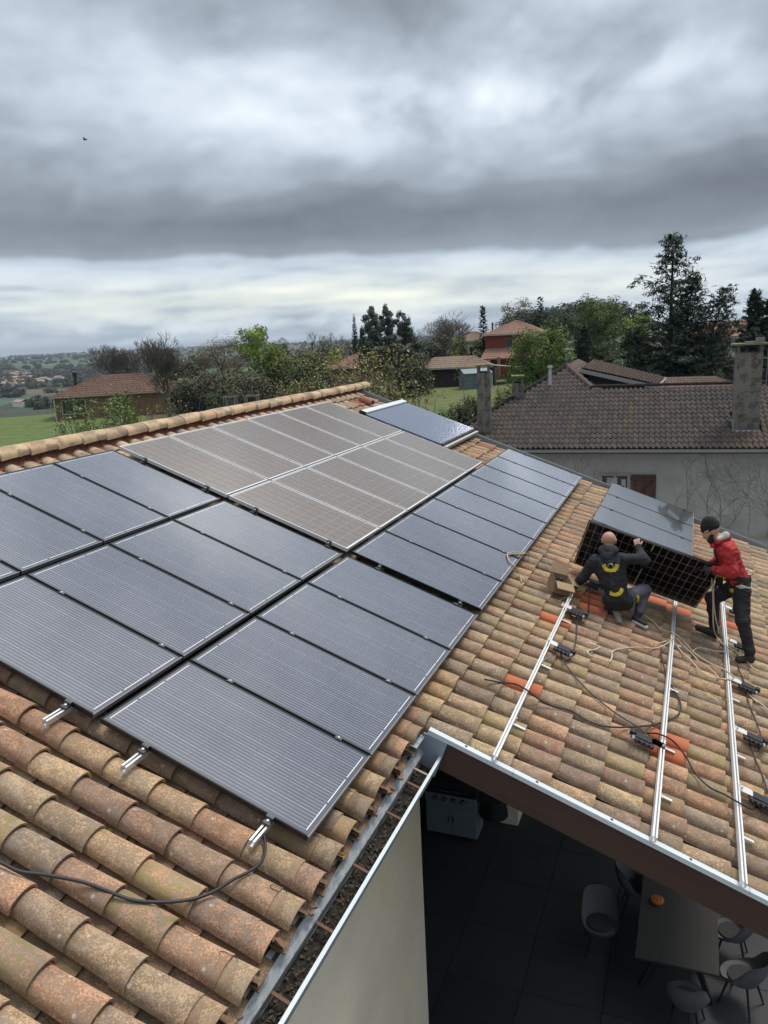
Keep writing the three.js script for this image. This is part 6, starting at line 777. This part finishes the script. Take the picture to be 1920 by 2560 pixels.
function win(t, w, h, x, y, z, ry, frameM = whiteM, bars = 1) { const g = ry ? (a, b, c, d, e, f) => box(c, b, a, f, e, d) : box; const wn = mesh('window', [box(w, .06, .08, 0, h / 2, 0), box(w, .06, .08, 0, -h / 2, 0), box(.06, h, .08, -w / 2, 0, 0), box(.06, h, .08, w / 2, 0, 0), ...(bars ? [box(.05, h, .07)] : [])], frameM, t); mesh('pane', box(w - .06, h - .06, .02), winM, wn); wn.position.set(x, y, z); wn.rotation.y = ry || 0; void g; return wn; }
const gp = (x, y, D) => { const w = at(x, y, D); w.y = groundY(w.x, w.z); return w; };
{ // brown walled bungalow at left
  const p = gp(312, 1000, 97), ochre = std([.24, .15, .088], .95, { map: renderWall.map }); const h = hipHouse('low brown walled house with a hipped rust brown tile roof at left', p, -Math.PI / 2 + .62, 15, 9, 2.75, 2.1, ochre, brownRoof, { ridge: 2.6, rows: 9, pitch: .42 });
  void h;
  mesh('wing', [box(4.6, 3.0, 5, 9.4, 1.2, -1.4)], std([.30, .29, .28], .9), h); ribbed(V3(6.8, 2.7, 1.6), V3(12.2, 2.7, 1.6), V3(11.8, 3.8, -1.6), V3(6.6, 3.8, -1.6), .42, 6, pinkRoof, h, 'wing_roof');
  const zF = 4.5; win(h, 2.6, 1.6, -5.4, 1.5, zF + .05, 0, whiteM, 1); win(h, 1.0, 2.1, -1.0, 1.15, zF + .05, 0, whiteM, 0); mesh('corner_post', box(.14, 2.75, .14, -7.5, 1.38, zF + .02), whiteM, h); mesh('brick_base', box(2.6, .75, .06, -5.4, .32, zF + .03), std([.12, .055, .03], .95), h);
}
{ // red house
  const p = gp(1292, 910, 116), red = std([.20, .052, .033], .9, { map: tex(128, 128, (i, j) => { const b = (j % 10 < 1 || (i + (Math.floor(j / 10) % 2) * 10) % 20 < 1) ? 1.12 : .92 + .2 * h2(Math.floor(i / 20), Math.floor(j / 10)); return [b, b, b]; }) }); const h = hipHouse('two storey red brick house with pink tile roofs behind the broad green tree', p, -Math.PI / 2 + .1, 8.0, 8.0, 5.9, 1.9, red, pinkRoof, { ridge: .2, rows: 9, pitch: .42 });
  win(h, .95, 1.15, -.6, 4.75, 4.02, 0, std([.2, .2, .2], .6), 0); win(h, 1.9, 1.2, 2.2, 1.4, 6.35, 0, std([.06, .06, .06], .6), 1); mesh('front_wing', box(9, 2.9, 2.4, .4, 1.2, 5.1), red, h); ribbed(V3(-4.4, 2.6, 6.9), V3(5.4, 2.6, 6.9), V3(5.0, 3.95, 4.03), V3(-4.0, 3.95, 4.03), .42, 5, pinkRoof, h, 'lower_roof'); mesh('garage', box(4.4, 2.5, 4, -5.2, 1.0, 6.2), std([.24, .085, .055], .9), h); mesh('garage_edge', box(4.6, .16, 4.2, -5.2, 2.33, 6.2), std([.24, .17, .13], .9), h); mesh('pier', box(.4, 2.9, .4, -1.6, 1.4, 8.0), std([.30, .14, .10], .9), h);
}
{ const p = gp(1136, 920, 104); const h = hipHouse('low open sided pavilion with a tan tile roof left of the red house', p, -Math.PI / 2 + .25, 9.4, 5.4, 2.5, 1.35, std([.03, .028, .025], .95), paleRoof, { name: 'pavilion', ridge: 2.6, rows: 6, pitch: .42 }); mesh('column', box(.4, 2.5, .4, 4.5, 1.25, 3.0), std([.45, .43, .39], .9), h); }
hipHouse('pink roofed house hidden behind the blue grey conifers', gp(945, 930, 106), -Math.PI / 2 + .3, 12, 8, 3.6, 1.8, std([.28, .15, .11], .9), pinkRoof, { ridge: 2.5 });
{ const h = hipHouse('pale house with a tan roof seen between bare twigs above the yellow green tree', gp(1182, 885, 150), -Math.PI / 2 + .2, 8, 7, 5.2, 1.7, std([.42, .38, .33], .9), paleRoof, { ridge: .8 }); win(h, .8, 1.1, 0, 3.6, 3.55, 0, whiteM, 0); }
{ const h = hipHouse('white walled house with an orange tile roof behind the cedar at right', gp(1815, 870, 78), -Math.PI / 2 - .1, 9, 7, 5.2, 1.5, std([.55, .53, .50], .9), std([1, 1, 1], .92, { map: roofTex([.30, .145, .09], [.25, .155, .11]) }), { ridge: 2.0, rows: 8, pitch: .4 }); win(h, 1.1, 1.2, 2.6, 4.0, 3.52, 0, whiteM, 1); mesh('balcony', box(3, .9, .1, 3.0, 2.9, 4.1), std([.5, .5, .48], .8), h); }
{ const h = hipHouse('house roof of old brown pink tiles glimpsed under the cedar boughs', gp(1640, 930, 48), -Math.PI / 2 - .1, 11, 6, 3.2, 1.3, std([.25, .22, .2], .9), std([1, 1, 1], .92, { map: roofTex([.20, .125, .10], [.15, .10, .085]) }), { ridge: 3.4, rows: 12 }); void h; }
{ // shed, fence, goal frames on the right lawn
  const p = gp(1188, 978, 98), sm_ = std([.13, .165, .19], .6, { map: tex(64, 16, (i, j) => { const v = i % 8 < 2 ? .78 : 1; return [v, v, v]; }, [6, 1]) }); const t = thing('garden_shed', 'blue grey metal garden shed on the lawn left of the narrow chimney', 'shed', p); t.rotation.y = .55; mesh('wall', [box(2.7, 1.9, 3.4, 0, .95, 0), prism([V3(-1.35, 1.9, 1.7), V3(1.35, 1.9, 1.7), V3(0, 2.35, 1.7)], V3(0, 0, -3.4))], sm_, t); mesh('roof', [prism([V3(-1.5, 1.9, 1.85), V3(0, 2.42, 1.85), V3(0, 2.42, -1.85), V3(-1.5, 1.9, -1.85)], V3(0, .06, 0)), prism([V3(0, 2.42, 1.85), V3(1.5, 1.9, 1.85), V3(1.5, 1.9, -1.85), V3(0, 2.42, -1.85)], V3(0, .06, 0))], std([.20, .24, .26], .6), t); mesh('door', box(.05, 1.7, 1.5, -1.37, .9, .2), std([.11, .14, .165], .6), t); mesh('downpipe', box(.09, 1.8, .09, -1.45, .9, 1.75), whiteM, t);
  const l = thing('garden_shelter', 'open dark shelter with a pale lean to roof right of the garden shed', 'shelter', gp(1262, 968, 102)); l.rotation.y = .5; mesh('roof', box(5, .09, 4, 0, 2.25, 0, .12), std([.42, .48, .48], .6), l); for (const [x, z] of [[-2.4, -1.8], [2.4, -1.8], [-2.4, 1.8], [2.4, 1.8]]) mesh('post', box(.1, 2.2, .1, x, 1.1, z), std([.2, .2, .2], .7), l); mesh('back_sheet', box(4.8, 2, .05, 0, 1, -1.8), std([.05, .075, .07], .8), l); mesh('tarpaulin', rbox(.9, 1.2, .8, .1, 1.6, .6, 1.2), std([.02, .07, .22], .6), l);
  const a = gp(1022, 965, 112), b = gp(1165, 958, 106), f = thing('mesh_fence', 'dark green screened fence along the far end of the right lawn', 'fence', a); const d = b.clone().sub(a), n = 12; for (let i = 0; i <= n; i++) mesh('post', bar(d.clone().multiplyScalar(i / n), d.clone().multiplyScalar(i / n).add(V3(0, 1.8, 0)), .035, .035, 6), std([.02, .05, .045], .6), f); for (let i = 0; i < n; i++) { const A = d.clone().multiplyScalar(i / n), B = d.clone().multiplyScalar((i + 1) / n); mesh('screen_panel', prism([A.clone().add(V3(0, .05, 0)), B.clone().add(V3(0, .05, 0)), B.clone().add(V3(0, 1.7, 0)), A.clone().add(V3(0, 1.7, 0))], V3(.03, 0, .03)), std([.012, .045, .042], .8), f); }
  const goal = (label, x, y, D, w, hh, panel) => { const o = thing('goal_frame', label, 'goal', gp(x, y, D)); o.rotation.y = Math.PI / 2 + .35; const gm = std([.5, .5, .49], .6); mesh('crossbar', box(w, .09, .09, 0, hh, 0), gm, o); for (const s of [-1, 0, 1]) mesh('post', box(.07, hh, .07, s * w / 2, hh / 2, 0), gm, o); mesh('base_bar', box(w, .05, .05, 0, .06, -.5), gm, o); if (panel) mesh('net_panel', prism([V3(-w / 2, .05, .5), V3(-w / 2 + 2.6, .05, .5), V3(-w / 2 + 2.6, hh, 0), V3(-w / 2, hh, 0)], V3(0, 0, -.04)), std([.42, .42, .40], .9), o); };
  goal('white low goal frame on the right lawn before the green fence', 1109, 961, 103, 2.9, 1.05); goal('white low goal frame with a pale sheet leaning on its left half', 1044, 966, 103, 2.4, 1.0, 1);
}
{ // garden things left of the ridge end
  const t = thing('timber_frame', 'weathered open timber frame standing before the dark hedge', 'timber frame', gp(600, 990, 84)); t.rotation.y = Math.PI / 2 + .3; const m = std([.24, .215, .18], .9); for (const x of [-1.9, -.6, .5, 1.7]) for (const z of [-.5, .5]) mesh('post', box(.12, 2.3, .12, x, 1.15, z), m, t); for (const y of [.7, 2.28]) for (const [x0, x1] of [[-2, -.45], [.35, 1.85]]) for (const z of [-.5, .5]) mesh('beam', box(x1 - x0, .12, .1, (x0 + x1) / 2, y, z), m, t); for (const x of [-1.25, 1.1]) mesh('brace', beam(V3(x - .5, .7, .5), V3(x + .5, 1.5, .5), .08, .06), m, t);
  const f = thing('paddock_fence', 'low grey rail fence beside the timber frame', 'fence', gp(582, 996, 78)); f.rotation.y = Math.PI / 2 + .3; for (let i = 0; i < 6; i++) mesh('post', box(.12, 1.05, .12, -3.6 + i * 1.1, .52, 0), m, f); for (const y of [.45, .9]) mesh('rail', box(5.6, .1, .06, -.85, y, .07), m, f);
  const s = thing('notice_board', 'small white board on a post before the dark hedge', 'sign', gp(647, 996, 80)); mesh('board', box(.06, 1.1, .55, 0, 1.2, 0), whiteM, s); mesh('post', box(.07, 1.0, .07, 0, .5, 0), m, s);
  const c = thing('gate_pillar', 'pale square pillar in the yellow green shrubs behind the ridge', 'pillar', gp(724, 985, 62)); mesh('shaft', box(.8, 2.2, .8, 0, 1.1, 0), std([.42, .42, .41], .9), c); mesh('cap', box(.95, .12, .95, 0, 2.26, 0), std([.4, .4, .39], .9), c);
  const pole = (label, x, y, D, r_, m2) => { const { o, H } = treeAt('utility_pole', label, x, y, D, undefined, 'pole'); mesh('shaft', bar(V3(0, 0, 0), V3(0, H, 0), r_, r_ * .85, 8), m2, o); return o; };
  const pm = std([.05, .042, .036], .95); const k = pole('thick dark cut off pole behind the brown house roof', 186, 931, 100, .26, pm); mesh('cap', new THREE.CylinderGeometry(.3, .26, .5, 8).translate(0, treeH(186, 931, 100) - .25, 0), pm, k); pole('thin dark pole among the sparse skyline trees', 780, 855, 132, .17, pm); pole('short dark pole left of the thin cypress', 874, 866, 128, .12, pm); pole('dark utility pole left of the red house roof', 1231, 806, 128, .16, pm);
  const q = pole('slim utility pole with a crossarm right of the small spruce', 1240, 804, 140, .08, pm); mesh('crossarm', box(.1, .1, 1.6, 0, treeH(1240, 804, 140) - .5, 0), pm, q);
  const fp = thing('wire_fence', 'thin wire fence with dark posts across the left lawn', 'fence', gp(60, 1070, 56)), pts = [[10, 1066, 44], [31, 1060, 46], [68, 1056, 48], [107, 1052, 50], [149, 1048, 52], [190, 1044, 54]].map(a => gp(...a)); const dk = std([.03, .028, .025], .8); for (const w of pts) { const l = w.clone().sub(fp.position); mesh('post', bar(l, l.clone().add(V3(0, 1.15, 0)), .03, .03, 5), dk, fp); } for (let i = 0; i < pts.length - 1; i++) for (const y of [.5, .95]) mesh('wire', bar(pts[i].clone().sub(fp.position).add(V3(0, y, 0)), pts[i + 1].clone().sub(fp.position).add(V3(0, y, 0)), .006, .006, 3), dk, fp);
}
function treeH(x, y, D) { const p = at(x, y, D); return p.y - groundY(p.x, p.z); }
{ // valley: village houses, far trees
  const r = rngOf(404), wm = [std([.74, .72, .68], .9), std([.55, .50, .44], .9)], rm = std([.34, .235, .185], .9), mk = (L, W, H) => { const o = new THREE.Group(); mesh('wall', box(L, H, W, 0, H / 2 - 1, 0), wm[0], o); mesh('roof', [prism([V3(-L / 2 - .4, H - 1, W / 2 + .4), V3(L / 2 + .4, H - 1, W / 2 + .4), V3(L / 2, H + .9, 0), V3(-L / 2, H + .9, 0)], V3(0, -.1, 0)), prism([V3(-L / 2 - .4, H - 1, -W / 2 - .4), V3(L / 2 + .4, H - 1, -W / 2 - .4), V3(L / 2, H + .9, 0), V3(-L / 2, H + .9, 0)], V3(0, -.1, 0))], rm, o); return o; };
  const protos = [mk(14, 9, 5.5), mk(18, 9, 4.6), mk(11, 9, 6.6)];
  const put = (x, y, label, group, name) => { let best = null; const d = rayOf(x, y); for (let D = 160; D < 7000; D *= 1.006) { const w = CAM.clone().addScaledVector(d, D); if (w.y < groundY(w.x, w.z)) { best = w; break; } } if (!best) return; best.y = groundY(best.x, best.z); const o = protos[Math.floor(r() * 3)].clone(); o.name = numbered(name); scene.add(o); o.position.copy(best); o.rotation.y = r() * 3.1; tag(o, label, 'house', group); };
  for (let i = 0; i < 34; i++) put(6 + 112 * r(), 955 + 12 * r() - 4 * (i % 3), 'small pale house of the white village row down in the valley', 'houses of the pale valley village', 'village_house');
  for (let i = 0; i < 14; i++) put(16 + 64 * r(), 933 + 9 * r(), 'small pale house of the upper hamlet above the white village row', 'houses of the upper valley hamlet', 'village_house');
  for (const [x, y, l] of [[119, 930, 'lone pale house at the field edge right of the upper hamlet'], [148, 947, 'lone pale house right of the white village row'], [163, 953, 'ochre looking lone house farthest right of the white village row'], [54, 1017, 'white house nearest in the valley among dark trees'], [130, 1018, 'orange roofed house low in the valley beside the bungalow'], [118, 899, 'tiny pale building on the far ridge']]) put(x, y, l, undefined, 'valley_house');
  for (let i = 0; i < 9; i++) put(5 + 75 * r(), 893 + 6 * r(), 'tiny pale building scattered on the far left hillside', 'buildings on the far hillside', 'far_house');
  // woods and hedgerow trees, one mass
  const blob = leaves([[0, 0, 0, 1, .8, 1], [.6, -.2, .3, .7, .6, .7], [-.6, -.1, -.3, .7, .65, .7]], 260, .34, [[1, 1, 1], [.8, .8, .8], [1.15, 1.1, 1]], 7, { gap: .2, cf: 2, aspect: .8 }), N = 6500, im = new THREE.InstancedMesh(blob, leafMat.clone(), N), M = new THREE.Matrix4(), q = new THREE.Quaternion(), col = new THREE.Color(); let n = 0, guard = 0;
  while (n < N && guard++ < 400000) { const a = (-62 + 95 * r()) * Math.PI / 180 - .368, D = 330 * Math.pow(24, r()), x = CAM.x + Math.cos(a) * D, z = CAM.z + Math.sin(a) * D; const w = fbm(x / 520 + 40, z / 520, 4), cl = fbm(x / 90 + 3, z / 90, 3), y = groundY(x, z); if (!(w > .56 || cl > .64 || (D > 2600 && cl > .54))) continue; if (AZ(x, z) < -14 && D < 1500 && w < .6 && cl < .66) continue; if (y > -12 && D < 400 && AZ(x, z) < -6) continue; const s = 4 + 5 * r() + D * .0006; M.compose(V3(x, y + s * .45, z), q.setFromAxisAngle(V3(0, 1, 0), r() * 6), V3(s, s * (.8 + .4 * r()), s)); im.setMatrixAt(n, M); const k = r(); im.setColorAt(n, k < .55 ? col.setRGB(.030, .034, .022) : k < .8 ? col.setRGB(.05, .062, .026) : col.setRGB(.062, .05, .038)); n++; }
  im.count = n; im.name = 'distant_woods'; im.castShadow = im.receiveShadow = true; im.userData.kind = 'stuff'; tag(im, 'distant woods and hedgerow trees across the valley and hills', 'woods'); scene.add(im);
  // a bird
  const b = thing('bird', 'single dark bird gliding in the sky at upper left', 'bird', at(212, 349, 60)); b.rotation.y = 1.9; const bm = std([.05, .05, .055], .9); mesh('body', new THREE.SphereGeometry(.055, 8, 6).scale(2.6, 1, 1), bm, b); for (const s of [-1, 1]) mesh('wing', [prism([V3(.06, .02, s * .03), V3(-.06, .02, s * .03), V3(-.05, .12, s * .22), V3(.05, .12, s * .22)], V3(0, -.012, 0)), prism([V3(.05, .12, s * .22), V3(-.05, .12, s * .22), V3(-.07, .08, s * .42)], V3(0, -.01, 0))], bm, b); mesh('tail', prism([V3(-.1, .01, -.02), V3(-.1, .01, .02), V3(-.22, .01, .05), V3(-.22, .01, -.05)], V3(0, -.01, 0)), bm, b);
}
renderer.render(scene, camera);
